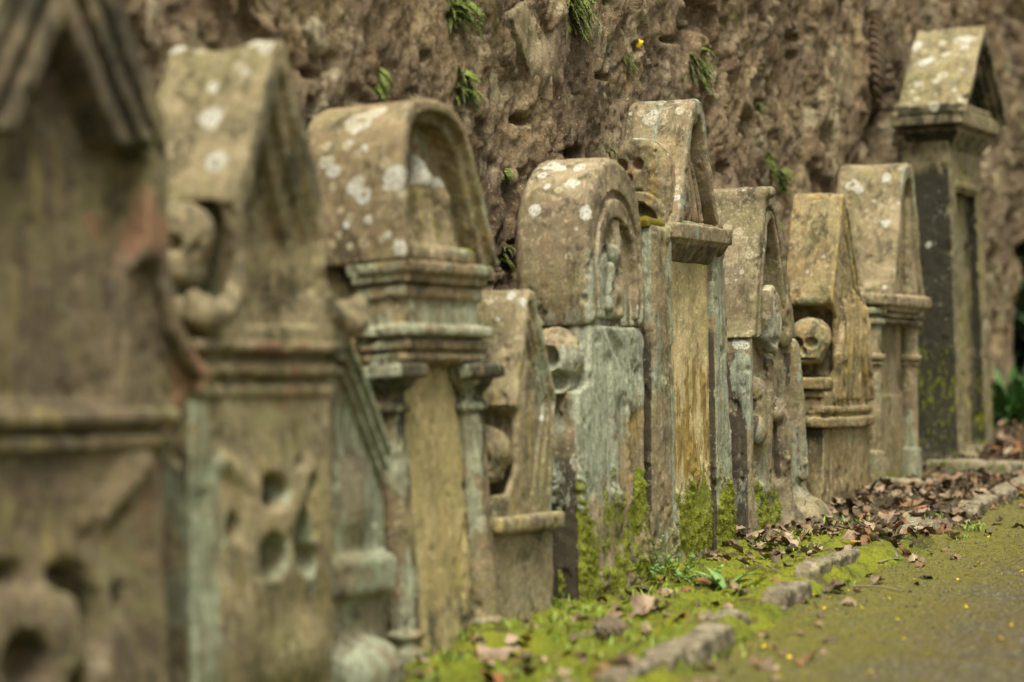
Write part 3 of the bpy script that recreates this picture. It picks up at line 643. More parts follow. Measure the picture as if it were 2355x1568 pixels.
s.part('shaft', body, (-.02, .8, -.13, .30, -.12, .71),   .0055, paint, flow=.006, grow=(1200, .006), spots=[(1695, 840, .05, 'sage'), (1700, 870, .05, 'sage'), (1690, 785, .02), (1710, 795, .014)])
half = smooth([(.0, .69), (.045, .72), (.06, .85), (.09, .97), (.14, 1.08), (.17, 1.15), (.175, 1.20), (.21, 1.225), (.28, 1.225), (.33, 1.17), (.40, 1.06), (.44, .95), (.48, .83), (.53, .69)], 1, False)
def ped(G):
    f = ext(G, half, -.01, T, .014); f = uni(f, cap(G, (.20, -.02, 1.205), (.20, .29, 1.20), .022), .02)
    inn = [(.27 + (x - .27) * .62, .66 + (z - .69) * .84) for x, z in half]; f = sub(f, ext(G, inn, -.2, .045, .006), .01)
    i2 = [(.27 + (x - .27) * .84, .66 + (z - .69) * .93) for x, z in half]; a = poly2(G[0], G[2], i2); return sub(f, np.maximum(np.maximum(a, -a - .014), G[1] - .008), .006)
def paint2(V, N, lo, m):
    side = N[:, 0] < -.3; m['sage'] += .08 + .22 * lo; m['cream'] += side * (.30 + .35 * lo); m['white'] += .2 * up(N) * (V[:, 2] > 1.1); m['dark'] += .12 * (N[:, 1] < -.3)
s.part('pediment', ped, (-.02, .55, -.05, .30, .68, 1.25), .0053, paint2, spots=[(1715, 580, .018, 'cream'), (1705, 545, .014, 'cream'), (1690, 530, .02, 'cream'), (1700, 620, .010), (1665, 520, .02, 'cream')], rspots=4)
def lump(G):
    f = ext(G, [(.13, .86), (.20, .88), (.27, .83), (.285, .74), (.25, .67), (.20, .63), (.15, .68), (.125, .76)], -.04, .06, .022)
    for x0, z0, x1, z1 in ((.17, .86, .165, .74), (.21, .87, .215, .70), (.25, .83, .25, .72)): f = sub(f, cap(G, (x0, -.045, z0), (x1, -.045, z1), .012, .009), .006)
    return sub(f, ell(G, (.20, -.05, .68), (.05, .03, .018)), .008)
s.part('carved_lump', lump, (.08, .31, -.1, .06, .57, .91), .005, lambda V, N, lo, m: (m.__setitem__('sage', .42 + .3 * lo), m.__setitem__('pink', .3 * sstep(.74, .84, V[:, 2]) + .2 * lo), m.__setitem__('cream', .9 * sstep(.84, .87, V[:, 2]))))
s.part('carved_knob', lambda G: sub(uni(ell(G, (.43, .01, .79), (.04, .03, .07)), ell(G, (.44, .01, .71), (.03, .03, .05)), .02), ell(G, (.42, -.02, .76), (.012, .02, .03)), .008), (.38, .49, -.04, .05, .64, .87), .005, lambda V, N, lo, m: m.__setitem__('pink', .4))
# --- 8: gabled stone with skull on stepped shoulder and rope drapery
m = stone_mat('stone_rope_skull', 9, (.36, .28, .145), (.25, .185, .09), (.34, .22, .08), sage=(.27, .31, .20), ochre=(.36, .25, .07), dark=(.05, .046, .026), white=(.46, .45, .34))
s = Stone(1897, 1160, 23, -.5, 'ochre gravestone with a skull on a stepped bracket and rope-like drapery down its front', 9, m)
T = .20
def body(G):
    f = ext(G, [(-.03, -.14), (.63, -.14), (.615, .1), (.595, .30), (-.02, .30)], 0, T, .01)
    for i in range(7):
        x = .06 + .075 * i; f = sub(f, cap(G, (x, -.006, .04 + .03 * (i % 3)), (x + .02, -.006, .29), .010), .01)
    return f
def paint(V, N, lo, m):
    fr = N[:, 1] < -.3; z = V[:, 2]
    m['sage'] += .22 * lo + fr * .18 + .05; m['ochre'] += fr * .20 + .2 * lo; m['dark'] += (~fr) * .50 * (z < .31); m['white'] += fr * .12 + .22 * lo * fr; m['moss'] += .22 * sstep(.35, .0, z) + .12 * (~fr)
s.part('plinth', body, (-.05, .65, -.02, .21, -.14, .31), .0055, paint, flow=.006)
def led(G):
    f = box(G, -.05, .60, -.022, T, .285, .325, .008); f = np.minimum(f, box(G, -.035, .59, -.012, T, .34, .365, .006))
    f = np.minimum(f, box(G, -.055, .10, .0, T, .43, .475, .008)); f = np.minimum(f, box(G, -.04, .10, .005, T, .40, .425, .006)); return np.minimum(f, box(G, -.03, .59, .0, T, .32, .42, .01))
s.part('stepped_bracket', led, (-.07, .62, -.04, .21, .27, .49), .005, lambda V, N, lo, m: (paint(V, N, lo, m), m.__setitem__('dark', m['dark'] * .7)), rough=1.2)
half = [(.10, .40), (.13, .50), (.135, .70), (.075, .755), (.07, .775), (.20, 1.165), (.225, 1.18), (.262, 1.165), (.47, .80), (.52, .77), (.565, .70), (.55, .62), (.585, .55), (.575, .40)]
def ped(G):
    f = ext(G, half, 0, T, .008); f = sub(f, box(G, -.1, .155, .015, .4, .48, .745, .03), .008)
    for i in range(2): f = sub(f, cap(G, (.258 - .02 * i, 0, 1.11 - .07 * i), (.462 - .05 * i, 0, .77 - .02 * i), .013, .015), .004)
    for i in range(7):
        x0, x1 = .18 + .055 * i, .15 + .066 * i; w = .012
        pts = [(x0, -.002, .80 - .02 * abs(i - 3)), (x0 + w, -.002, .68), (x1 - w, -.002, .56), (x1 + (.05 if i > 4 else 0), -.002, .40)]; f = uni(f, chain(G, pts, [.012, .021, .020, .016]), .006)
        f = sub(f, chain(G, [(p[0] + .033, -.004, p[2]) for p in pts], [.008, .014, .017, .013]), .005)
    return f
def paint2(V, N, lo, m):
    roof = (N[:, 0] < -.3) & (V[:, 2] > .74); fr = N[:, 1] < -.3
    m['ochre'] += .34 * fr + roof * (.12 + .3 * lo); m['sage'] += roof * (.22 + .35 * lo) + .12 * lo; m['white'] += fr * (.10 + .2 * lo) + roof * .05; m['dark'] += roof * (.30 * (np.hypot(V[:, 1] - .1, (V[:, 2] - .88)) < .09)) + .5 * (V[:, 1] > .02) * (V[:, 2] < .75) * (V[:, 0] < .19) * (~fr)
s.part('pediment', ped, (.05, .62, -.03, .21, .39, 1.2), .0048, paint2, rspots=8)
s.part('skull', lambda G: skull(G, (.055, .082, .61), .083), (-.05, .16, -.02, .19, .50, .73), .0042, lambda V, N, lo, m: (m.__setitem__('sage', .30 + .3 * lo), m.__setitem__('dark', .2 * sstep(.6, .52, V[:, 2]) + .05), m.__setitem__('moss', .2)), rough=2.2)

# --- 9: pale stone with bell hood and colonnettes
m = stone_mat('stone_bell_hood', 10, (.34, .27, .16), (.235, .185, .105), (.28, .22, .11), sage=(.27, .31, .23), ochre=(.35, .28, .08), dark=(.05, .045, .034))
s = Stone(2012, 1095, 23, 0, 'pale gravestone with a bell-shaped hood on slim colonnettes, beside the tall roofed pillar', 10, m)
T = .28
def body(G): return uni(box(G, .0, .66, .05, T, -.12, .68, .01), box(G, .0, .66, .04, T, -.12, .32, .01), .01)
def paint(V, N, lo, m):
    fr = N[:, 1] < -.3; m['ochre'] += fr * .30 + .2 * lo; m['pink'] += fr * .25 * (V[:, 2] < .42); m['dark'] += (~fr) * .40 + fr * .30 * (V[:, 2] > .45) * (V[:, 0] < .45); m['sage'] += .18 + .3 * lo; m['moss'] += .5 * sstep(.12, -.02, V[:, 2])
s.part('panel', body, (-.02, .7, .0, .29, -.12, .69), .0065, paint, flow=.004)
for cx in (.05, .61):
    def col(G, cx=cx):
        f = cylz(G, cx, .03, -.1, .66, .040, .003)
        for z0, z1, r in ((.60, .625, .056), (.64, .67, .062), (.46, .485, .055), (.44, .452, .05), (-.1, .1, .054)): f = np.minimum(f, cylz(G, cx, .03, z0, z1, r, .008))
        return f
    s.part('colonnette', col, (cx - .08, cx + .08, -.05, .11, -.1, .68), .0055, lambda V, N, lo, m: (m.__setitem__('sage', .35 + .4 * lo), m.__setitem__('dark', .25 + .2 * lo)), rough=.8)
def corn(G):
    f = box(G, -.01, .70, -.045, .16, .675, .725, .012)
    for i in range(3): f = np.minimum(f, box(G, .02, .69, -.03 + .012 * i, .15, .655 - .022 * i, .672 - .022 * i, .004))
    return f
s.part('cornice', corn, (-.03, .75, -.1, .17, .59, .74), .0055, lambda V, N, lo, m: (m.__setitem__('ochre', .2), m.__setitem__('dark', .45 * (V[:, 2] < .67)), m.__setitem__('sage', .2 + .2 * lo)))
half = smooth([(.05, .70), (.18, .71), (.225, .80), (.26, .95), (.31, 1.1), (.355, 1.22), (.40, 1.265), (.50, 1.265), (.54, 1.20), (.585, 1.05), (.63, .9), (.68, .77), (.725, .72), (.72, .70)], 1, False)
half[0] = (.20, .70)
def ped(G):
    f = ext(G, half, -.018, T - .02, .010)
    inn = [(.46 + (x - .46) * .70, .72 + (z - .70) * .86) for x, z in half]; f = sub(f, ext(G, inn, -.2, .025, .006), .008)
    for i in range(3): f = uni(f, cap(G, (.50 + .02 * i, .012, 1.12), (.50 + .055 * i, .008, .74), .010, .018), .006)
    return f
def paint2(V, N, lo, m):
    fr = N[:, 1] < -.3; side = N[:, 0] < -.25; m['sage'] += fr * (.30 + .4 * lo) + .1 * lo + side * .3 * (np.hypot(V[:, 1] - .13, V[:, 2] - .92) < .1); m['ochre'] += side * .15 + .2 * lo; m['dark'] += side * .34 * (np.hypot(V[:, 1] - .13, V[:, 2] - .90) < .11) + .1 * fr; m['white'] += .05 + side * .12
s.part('hood', ped, (.1, .74, -.07, .27, .69, 1.28), .0055, paint2, spots=[(2032, 692, .018), (2047, 470, .014), (2040, 455, .012), (1955, 418, .026), (1970, 432, .02), (2010, 500, .016), (2030, 510, .02), (1972, 508, .012), (2045, 500, .016), (2000, 460, .01), (1985, 480, .012), (2020, 470, .012)], rspots=14)

# --- 10: tall pillar with a little roof
m = stone_mat('stone_roofed_pillar', 11, (.30, .25, .145), (.205, .165, .09), (.24, .2, .09), sage=(.28, .31, .22), ochre=(.34, .28, .08), dark=(.013, .014, .009))
s = Stone(2206, 1078, 23, 2.0, 'tall dark pillar monument carrying a small lichen dotted house-like roof', 11, m, 'pillar_monument')
def body(G):
    X, Y, Z = G; k = 1 + .12 * np.clip(Z / 1.5, 0, 1); G2 = (X * k, Y, Z)                # tapers upwards
    f = box(G2, .0, .66, .0, .23, -.12, 1.47, .006); f = sub(f, box(G2, .12, .52, -.1, .045, .10, 1.22, .004), .004)
    f = uni(f, box(G2, .09, .55, -.012, .03, 1.24, 1.27, .004), .004); return uni(f, box(G, -.015, .68, -.012, .24, -.12, .06, .02), .03)
def paint(V, N, lo, m):
    fr = N[:, 1] < -.3; z = V[:, 2]
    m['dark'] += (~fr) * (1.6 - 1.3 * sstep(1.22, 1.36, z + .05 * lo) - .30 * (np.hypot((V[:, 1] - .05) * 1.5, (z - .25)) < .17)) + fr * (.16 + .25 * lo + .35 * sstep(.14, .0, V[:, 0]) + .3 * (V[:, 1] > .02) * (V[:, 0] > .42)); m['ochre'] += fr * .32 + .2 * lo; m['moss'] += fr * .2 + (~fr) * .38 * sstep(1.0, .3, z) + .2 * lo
    m['sage'] += fr * .15 + .2 * lo; m['white'] += fr * (V[:, 1] > .03) * .26 * sstep(.6, .9, z) * (.6 + .4 * np.sin(z * 60))
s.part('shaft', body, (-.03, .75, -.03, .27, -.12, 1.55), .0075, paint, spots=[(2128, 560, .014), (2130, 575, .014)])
def ent(G):
    f = box(G, -.08, .665, -.08, .24, 1.505, 1.575, .008); f = np.minimum(f, box(G, -.04, .63, -.05, .22, 1.475, 1.51, .012))
    a = np.maximum(np.abs(G[0] - .295) - .32 + (1.48 - G[2]) * .7, np.abs(G[1] - .08) - .13 + (1.48 - G[2]) * .7); f = np.minimum(f, np.maximum(a, np.maximum(G[2] - 1.485, 1.39 - G[2])))
    return np.minimum(f, box(G, -.065, .65, -.06, .23, 1.578, 1.61, .004))
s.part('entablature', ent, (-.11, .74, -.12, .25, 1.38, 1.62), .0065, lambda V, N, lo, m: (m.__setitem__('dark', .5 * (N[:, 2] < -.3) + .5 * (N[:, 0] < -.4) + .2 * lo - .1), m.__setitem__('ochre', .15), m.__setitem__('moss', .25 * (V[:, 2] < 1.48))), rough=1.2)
def tym(G): return ext(G, [(-.01, 1.60), (.61, 1.60), (.295, 1.92)], .0, .20, .006)
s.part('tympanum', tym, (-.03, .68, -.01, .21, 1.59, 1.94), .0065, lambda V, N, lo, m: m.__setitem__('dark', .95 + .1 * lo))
def roof(G):
    f = None; d = np.abs(G[0] - .295)
    for i in range(3):
        zz = 1.975 - .036 * i - d * .99
        a = np.maximum(np.maximum(G[2] - zz, zz - .050 - G[2]) / 1.4, d - .378 + .010 * i); a = np.maximum(a, np.maximum(-.11 + .025 * i - G[1], G[1] - .20))
        f = a if f is None else np.minimum(f, a)
    f = sub(f, ell(G, (-.08, .18, 1.72), (.06, .05, .05)), .01); return sub(f, ell(G, (-.08, -.13, 1.62), (.06, .05, .03)), .01)
D10 = [(2100, 98, .035), (2125, 108, .016), (2135, 130, .026), (2118, 138, .022), (2170, 118, .022), (2145, 112, .018), (2165, 92, .02), (2200, 85, .022), (2225, 82, .028), (2215, 100, .018), (2195, 118, .016), (2165, 165, .026), (2150, 178, .018), (2195, 165, .018), (2120, 155, .013), (2105, 220, .016), (2085, 242, .018), (2140, 245, .024), (2215, 222, .016), (2180, 185, .010), (2120, 195, .010), (2190, 200, .012), (2180, 240, .016), (2145, 210, .010), (2210, 150, .012), (2225, 120, .014), (2150, 140, .012)]
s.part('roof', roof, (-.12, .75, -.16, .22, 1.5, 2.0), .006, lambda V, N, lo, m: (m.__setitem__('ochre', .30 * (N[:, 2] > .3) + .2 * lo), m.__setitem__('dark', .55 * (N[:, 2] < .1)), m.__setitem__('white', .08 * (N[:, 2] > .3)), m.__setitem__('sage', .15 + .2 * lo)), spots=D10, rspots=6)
# ------------------------------------------------------------------ rock wall behind the stones
WD, S_END, WTOP = -3.575, 15.25, 3.9              # plane p.n = WD ; the wall stops at S_END along the row
def wall_st(u, v):
    dx, dz = (u - CX) / F, (HV - v) / F; y = WD / (dx * NX + NY); s = dx * y * RX + y * RY; return s, H + dz * y - .0594 * min(max(s - 7, 0), 9)
HOLLOW = []
for (u, v, du, dv, dp) in ((1720, 290, 17, 40, .12), (1628, 245, 9, 26, .10), (710, 168, 24, 15, .09), (716, 248, 14, 18, .10), (1130, 385, 12, 18, .08), (1888, 322, 18, 40, .08), (2008, 305, 24, 60, .09), (1196, 275, 17, 11, .07), (705, 300, 22, 35, .10), (1310, 352, 20, 12, .12), (1168, 462, 13, 55, .08), (1640, 205, 7, 20, .08), (1545, 92, 20, 8, .06), (1380, 178, 26, 10, .07), (1760, 245, 16, 14, .09), (1100, 655, 20, 14, .10), (765, 145, 14, 26, .08), (2060, 345, 14, 14, .10), (960, 130, 12, 14, .07), (1460, 110, 8, 14, .06)):
    (s0, t0), (s1, _), (_, t1) = wall_st(u, v), wall_st(u + du, v), wall_st(u, v - dv); HOLLOW.append((s0, t0, s1 - s0, t1 - t0, dp))
def wall_h(s, t):                                  # relief of the rock face, metres towards the stones
    P = np.stack([s, np.zeros_like(s), t], 1)
    w = np.stack([fbm(P, 2.1, 3, 50), np.zeros_like(s), fbm(P, 2.1, 3, 51)], 1)
    Q = P + .10 * w
    h = .020 * fbm(P, 1.2, 3, 40) + .010 * fbm(Q, 4.5, 4, 41)
    V = Q * np.array([1, 1, .38]); h += .009 * fbm(V, 9, 5, 44, .6) + .007 * fbm(V, 30, 3, 45)
    d1, d2, i = worley(Q * np.array([2.6, 1, 1.7]), 5)             # rubble blocks standing out of the mortar
    e = sstep(.02, .14, d2 - d1); h += e * np.where(i > .62, (i - .62) * .09, (i - .62) * .02)
    d1, d2, i = worley(Q * np.array([9., 1, 6.]), 8); h += sstep(.0, .12, d2 - d1) * np.where(i > .84, (i - .74) * .10, 0)
    c = fbm(Q * np.array([1.2, 1, .75]), 6.0, 4, 60); h -= .06 * sstep(.58, .68, c)          # hollows
    c = fbm(Q * np.array([1, 1, .7]), 17, 4, 61); h -= .022 * sstep(.52, .66, c)
    r = 1 - np.abs(fbm(Q * np.array([1, 1, .5]), 6, 5, 64, .6)) * 2.2; h += .010 * r
    r = 1 - np.abs(fbm(Q * np.array([1, 1, .7]), 20, 4, 66, .6)) * 2.2; h += .006 * r
    h += .007 * fbm(P, 36, 4, 62, .7)
    wob = .35 * fbm(P, 9, 3, 68)
    for s0, t0, rs, rt, dp in HOLLOW: h -= dp * sstep(1.15, .55, np.sqrt(((s - s0) / rs) ** 2 + ((t - t0) / rt) ** 2) + wob)
    return h
def make_wall():
    ss = np.concatenate([np.linspace(-3, 5.2, 90, endpoint=False), np.arange(5.2, S_END, .0125)]); tt = np.concatenate([np.arange(-.35, .4, .05), np.arange(.4, 2.9, .0095), np.linspace(2.9, WTOP, 25)])
    S, T = np.meshgrid(ss, tt, indexing='ij'); s, t = S.ravel(), T.ravel(); h = wall_h(s, t)
    send = sstep(.6, 0, S_END - s) * (.10 * fbm(np.stack([t * 0, t * 0, t], 1), 2.5, 3, 70) + 1.0 * sstep(.88, 1.06, t))
    h -= .12 * sstep(.22, 0, S_END - s)
    a = s + send; d = WD + h
    V = np.stack([a * RX + d * NX, a * RY + d * NY, t + .0594 * np.clip(s - 7, 0, 9)], 1)
    ns, nt = S.shape
    # return at the end and the top, so that the wall has a body
    def row(idx, off, shift=(0, 0, 0)): 
        r = V[idx].copy(); k = off; r[:, 0] -= k * NX - shift[0]; r[:, 1] -= k * NY - shift[1]; r[:, 2] += shift[2]; return r
    I = np.arange(ns * nt).reshape(ns, nt)
    Q = [np.stack([I[:-1, :-1], I[1:, :-1], I[1:, 1:], I[:-1, 1:]], -1).reshape(-1, 4)]
    end = I[-1]; base = len(V); extra = []; prev = end
    for k in range(1, 9):
        r = row(end, .12 * k, (.03 * math.sin(k * 2), 0, 0)); extra.append(r); cur = base + np.arange(nt); base += nt
        Q.append(np.stack([prev[:-1], cur[:-1], cur[1:], prev[1:]], 1)); prev = cur
    tp = I[:, -1]; prev = tp
    for k in range(1, 4):
        r = row(tp, .3 * k, (0, 0, .02 * k)); extra.append(r); cur = base + np.arange(ns); base += ns
        Q.append(np.stack([prev[:-1], prev[1:], cur[1:], cur[:-1]], 1)); prev = cur
    V = np.concatenate([V] + extra); Q = np.concatenate(Q)
    t = NT('rock_wall'); sv = t.vec(); vs = t.vec((1, 1, .35))
    big = t.noise(1.6, 5, .6); mid = t.noise(7, 8, .68, dist=.4); fine = t.noise(48, 8, .72); st = t.noise(9, 7, .68, vs); grit = t.noise(190, 4, .7)
    col = t.mix(t.rng(big, .4, .62), (.275, .20, .13), (0.417, 0.302, 0.158))
    col = t.mix(t.rng(t.noise(.9, 6, .7, t.vec((1, 1, .45), (3, 5, 2))), .47, .60, 0, .7), col, (0.111, 0.075, 0.047))
    wv = t.n.new('ShaderNodeVectorMath'); wv.operation = 'MULTIPLY_ADD'; nz = t.n.new('ShaderNodeTexNoise'); nz.inputs['Scale'].default_value = 3.5; nz.inputs['Detail'].default_value = 6; t.t.links.new(t.tc, nz.inputs['Vector'])
    t.t.links.new(nz.outputs['Color'], wv.inputs[0]); wv.inputs[1].default_value = (.35, .35, .35); t.t.links.new(t.tc, wv.inputs[2])
    ws = t.vec((1, 1, 1.25), src=wv.outputs[0]); cell = t.n.new('ShaderNodeSeparateColor'); t.t.links.new(t.vor(3.6, ws, 'Color'), cell.inputs[0]); edge = t.vor(3.6, ws, 'Distance', 'DISTANCE_TO_EDGE')
    cc = t.mix(t.rng(cell.outputs[0], .3, .7), (.19, .135, .09), (0.406, 0.302, 0.162)); cc = t.mix(t.rng(cell.outputs[1], .72, .78), cc, (0.451, 0.383, 0.233)); cc = t.mix(t.rng(cell.outputs[2], .75, .8), cc, (0.158, 0.111, 0.067))
    col = t.mix(t.rng(edge, .02, .09, 0, .62), col, cc); col = t.mix(t.rng(edge, .0, .03, .5, 0), col, (0.113, 0.076, 0.041))
    col = t.mix(t.rng(mid, .46, .58, 0, .75), col, (0.186, 0.122, 0.063))
    col = t.mix(t.rng(t.noise(3.1, 7, .7, t.vec((1, 1, .6), (4, 2, 9))), .55, .68, 0, .8), col, (0.564, 0.477, 0.299))
    col = t.mix(t.rng(st, .56, .70, 0, .7), col, (0.310, 0.218, 0.121))
    col = t.mix(t.rng(t.noise(2.3, 6, .65, t.vec(off=(9, 1, 3))), .56, .70, 0, .75), col, (0.226, 0.175, 0.067))
    col = t.mix(t.rng(t.noise(1.3, 5, .6, t.vec(off=(2, 7, 5))), .50, .68, 0, .75), col, (0.140, 0.098, 0.055))
    col = t.mix(t.rng(t.noise(4.4, 6, .7, t.vec(off=(5, 7, 1))), .63, .72, 0, .7), col, (0.259, 0.106, 0.046))
    col = t.mix(t.rng(t.noise(5, 8, .75, t.vec(off=(15, 3, 1))), .62, .70, 0, .8), col, (0.226, 0.233, 0.137))
    col = t.mix(t.rng(fine, .50, .62, 0, .7), col, (0.067, 0.045, 0.025))
    col = t.mix(t.rng(t.noise(75, 4, .7, t.vec(off=(1, 1, 8))), .60, .68, 0, .85), col, (0.586, 0.509, 0.333))
    g = t.rng(grit, .3, .7, .7, 1.2); col = t.mix(1., col, g, 'MULTIPLY')
    h = t.math('ADD', t.math('MULTIPLY', fine, .9), t.math('MULTIPLY', grit, .25)); h = t.math('ADD', h, t.math('MULTIPLY', mid, 1.2))
    mat = t.done(col, t.bump(h, .9, .02), .95)
    o = link('rock_wall', mesh_np('rock_wall', V, Q, mat), None, 'rough brown rubble and rock wall rising behind the whole row of gravestones', 'wall')
    return o
wall = make_wall()
def on_wall(u, v):                                 # the point of the wall seen at a place of the photograph, and its height
    dx, dz = (u - CX) / F, (HV - v) / F; d = WD + .03
    for _ in range(4):
        y = d / (dx * NX + NY); X = dx * y; s = X * RX + y * RY; tz = H + dz * y; t = tz - .0594 * min(max(s - 7, 0), 9)
        d = WD + float(wall_h(np.array([s]), np.array([t]))[0])
    return np.array([dx * y, y, tz])

# single stones bedded in the face, some with pale weathered skins
ps = [stone_mat('wall_stone_pale', 31, (.36, .30, .19), (.25, .195, .115), (.35, .30, .20), runs=.8), stone_mat('wall_stone_brown', 32, (.32, .245, .145), (.22, .165, .10), (.34, .28, .18), runs=.7)]
for i, (u, v, du, dv, th, k) in enumerate(((722, 82, 34, 52, .05, 0), (1246, 90, 78, 150, .02, 1), (1216, 232, 30, 58, .03, 1), (345, 60, 34, 90, .04, 0), (1950, 180, 40, 90, .015, 1), (2300, 450, 20, 110, .02, 1))):
    (s0, t0), (s1, _), (_, t1) = wall_st(u, v), wall_st(u + du, v), wall_st(u, v - dv); a, b = abs(s1 - s0), abs(t1 - t0); vox = .011; R = np.random.RandomState(900 + i)
    axs = [np.arange(-q - .05, q + .05, vox, dtype=np.float32) for q in (a, .12, b)]; G = (axs[0][:, None, None], axs[1][None, :, None], axs[2][None, None, :])
    D = box(G, -a * .85, a * .85, -th, .1, -b * .85, b * .85, .02)
    for _ in range(8):
        n = R.normal(size=3) * [1, .6, 1]; n /= np.linalg.norm(n); n[1] = -abs(n[1]); D = np.maximum(D, G[0] * n[0] + G[1] * n[1] + G[2] * n[2] - (abs(n[0]) * a + abs(n[2]) * b) * R.uniform(.42, .66) - abs(n[1]) * th * .9)
    V, Q = nets(D.astype(np.float32), np.array([x[0] for x in axs]), vox); N = vnormals(V, Q); q2 = V * [1, 1, .4] + i * 4.1; V = V + N * (.026 * fbm(q2, 10, 6, 700, .65))[:, None]; lo = fbm(q2, 8, 3, 701); z_ = 0 * lo
    at = {'m1': np.stack([.05 + .3 * lo, z_, .15 + .3 * lo, .2 * lo], 1), 'm2': np.stack([.1 + .2 * lo, z_, .1 + .2 * lo, z_ + 1], 1)}
    o = link('embedded_stone', mesh_np('embedded_stone', V, Q, ps[k], at), wall); p = on_wall(u, v); o.location = (p[0] - NX * (th * .45 + .008), p[1] - NY * (th * .45 + .008), p[2]); o.rotation_euler = (R.uniform(-.05, .05), R.uniform(-.15, .15), PI / 2 - ROW)
# ------------------------------------------------------------------ ground, bed and path
KZ = np.array([-30., 5.0, 6.74, 8.33, 11.48, 16., 60.]); KX = np.array([-11., -.27, .31, .845, 2.06, 3.85, 22.])
def kerb_x(y): return np.interp(y, KZ, KX)
def sheet(name, xs, ys, zf, mat, keep=None, kind='structure', label=None):
    X, Y = np.meshgrid(xs, ys, indexing='ij'); x, y = X.ravel(), Y.ravel(); V = np.stack([x, y, zf(x, y)], 1)
    I = np.arange(X.size).reshape(X.shape); Q = np.stack([I[:-1, :-1], I[1:, :-1], I[1:, 1:], I[:-1, 1:]], -1).reshape(-1, 4)
    if keep is not None:
        k = keep(V[Q].mean(1)); Q = Q[k]; used = np.unique(Q); mp = np.full(len(V), -1); mp[used] = np.arange(len(used)); V = V[used]; Q = mp[Q]
    return link(name, mesh_np(name, V, Q, mat), kind=kind, label=label)
def rough2(x, y, sc, o, seed): return fbm(np.stack([x, y, np.zeros_like(x)], 1), sc, o, seed)
def bed_z(x, y):
    k = kerb_x(y) - x
    z = gz(y) + .022 * rough2(x, y, 3.2, 3, 90) + .016 * rough2(x, y, 14, 4, 91) + .007 * rough2(x, y, 55, 3, 92)
    line = -.050 + .0735 * (np.clip(y, 5, 16) - 7.378); z += (line - gz(np.clip(y, 5, 16))) * sstep(.0, .55, k) - .06 * sstep(.03, -.08, k)
    d1, d2, i = worley(np.stack([x * 22, y * 22, x * 0], 1), 12); z += .010 * (.7 - d1) * sstep(-.1, .4, rough2(x, y, 5, 3, 93))
    return z
def path_z(x, y):
    z = gz(y) - .028 + .012 * rough2(x, y, 2.2, 3, 95) + .006 * rough2(x, y, 16, 4, 96)
    d1, d2, i = worley(np.stack([x * 75, y * 75, x * 0], 1), 15); z += .006 * (.8 - d1) * (i > .35)
    return z
t = NT('mossy_bed'); big = t.noise(2.6, 5, .6); mid = t.noise(15, 7, .7); fine = t.noise(130, 5, .75); f2 = t.noise(60, 5, .7, t.vec(off=(3, 3, 3)))
col = t.mix(t.rng(big, .42, .58), (.27, .285, .018), (.19, .225, .018)); col = t.mix(t.rng(mid, .50, .66, 0, .85), col, (.115, .12, .02))
col = t.mix(t.rng(t.noise(6.5, 6, .7, t.vec(off=(8, 1, 0))), .52, .62, 0, .9), col, (.085, .06, .032))
far = t.n.new('ShaderNodeSeparateXYZ'); t.t.links.new(t.tc, far.inputs[0])
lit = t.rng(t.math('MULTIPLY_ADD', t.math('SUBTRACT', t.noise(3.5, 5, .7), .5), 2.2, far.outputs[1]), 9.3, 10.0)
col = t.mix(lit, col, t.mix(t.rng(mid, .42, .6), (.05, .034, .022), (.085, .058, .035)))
col = t.mix(t.rng(fine, .44, .66, 0, .62), col, (.06, .065, .008)); col = t.mix(t.rng(f2, .56, .7, 0, .55), col, (.36, .35, .05))
bedm = t.done(col, t.bump(t.math('ADD', fine, mid), 1., .014), 1.)
t = NT('mossy_asphalt'); big = t.noise(1.5, 6, .65); mid = t.noise(11, 7, .72); fine = t.noise(150, 4, .75); st = t.vor(95, out='Color'); sd = t.vor(95)
sep = t.n.new('ShaderNodeSeparateColor'); t.t.links.new(st, sep.inputs[0])
grav = t.mix(sep.outputs[0], (.055, .048, .034), (.13, .112, .08)); grav = t.mix(t.rng(sep.outputs[1], .80, .92, 0, .85), grav, (.26, .24, .20))
kx = t.n.new('ShaderNodeSeparateXYZ'); t.t.links.new(t.tc, kx.inputs[0])
rel = t.math('SUBTRACT', kx.outputs[0], t.math('MULTIPLY_ADD', kx.outputs[1], .365, -2.17))            # distance from the kerb
amt = t.math('ADD', t.rng(rel, .05, .90, .26, .07), t.math('MULTIPLY', t.math('SUBTRACT', mid, .5), 1.0)); amt = t.math('ADD', amt, t.math('MULTIPLY', t.math('SUBTRACT', fine, .5), 2.4)); amt = t.math('ADD', amt, t.math('MULTIPLY', t.math('SUBTRACT', big, .5), .9))
mossc = t.mix(t.rng(rel, .15, .75), (.17, .15, .025), (.125, .088, .022)); mossc = t.mix(t.rng(t.noise(30, 5, .7), .5, .65, 0, .7), mossc, (.105, .105, .018))
col = t.mix(t.rng(amt, -.02, .12), grav, mossc); col = t.mix(t.rng(t.noise(55, 6, .75, t.vec(off=(6, 2, 1))), .56, .63, 0, .8), col, (.23, .21, .035)); col = t.mix(t.rng(t.noise(42, 6, .75, t.vec(off=(1, 9, 4))), .56, .63, 0, .7), col, (.04, .034, .022)); col = t.mix(t.rng(fine, .5, .7, 0, .6), col, (.05, .042, .018))
h = t.math('ADD', t.math('MULTIPLY', fine, .8), t.math('MULTIPLY', sd, -1.2))
pathm = t.done(col, t.bump(h, .9, .012), .95)
t = NT('soil'); g0 = t.noise(.6, 8, .7); soilm = t.done(t.mix(t.rng(g0, .4, .6), (.085, .08, .03), (.06, .045, .03)), t.bump(t.noise(20, 6, .7), .6, .03))
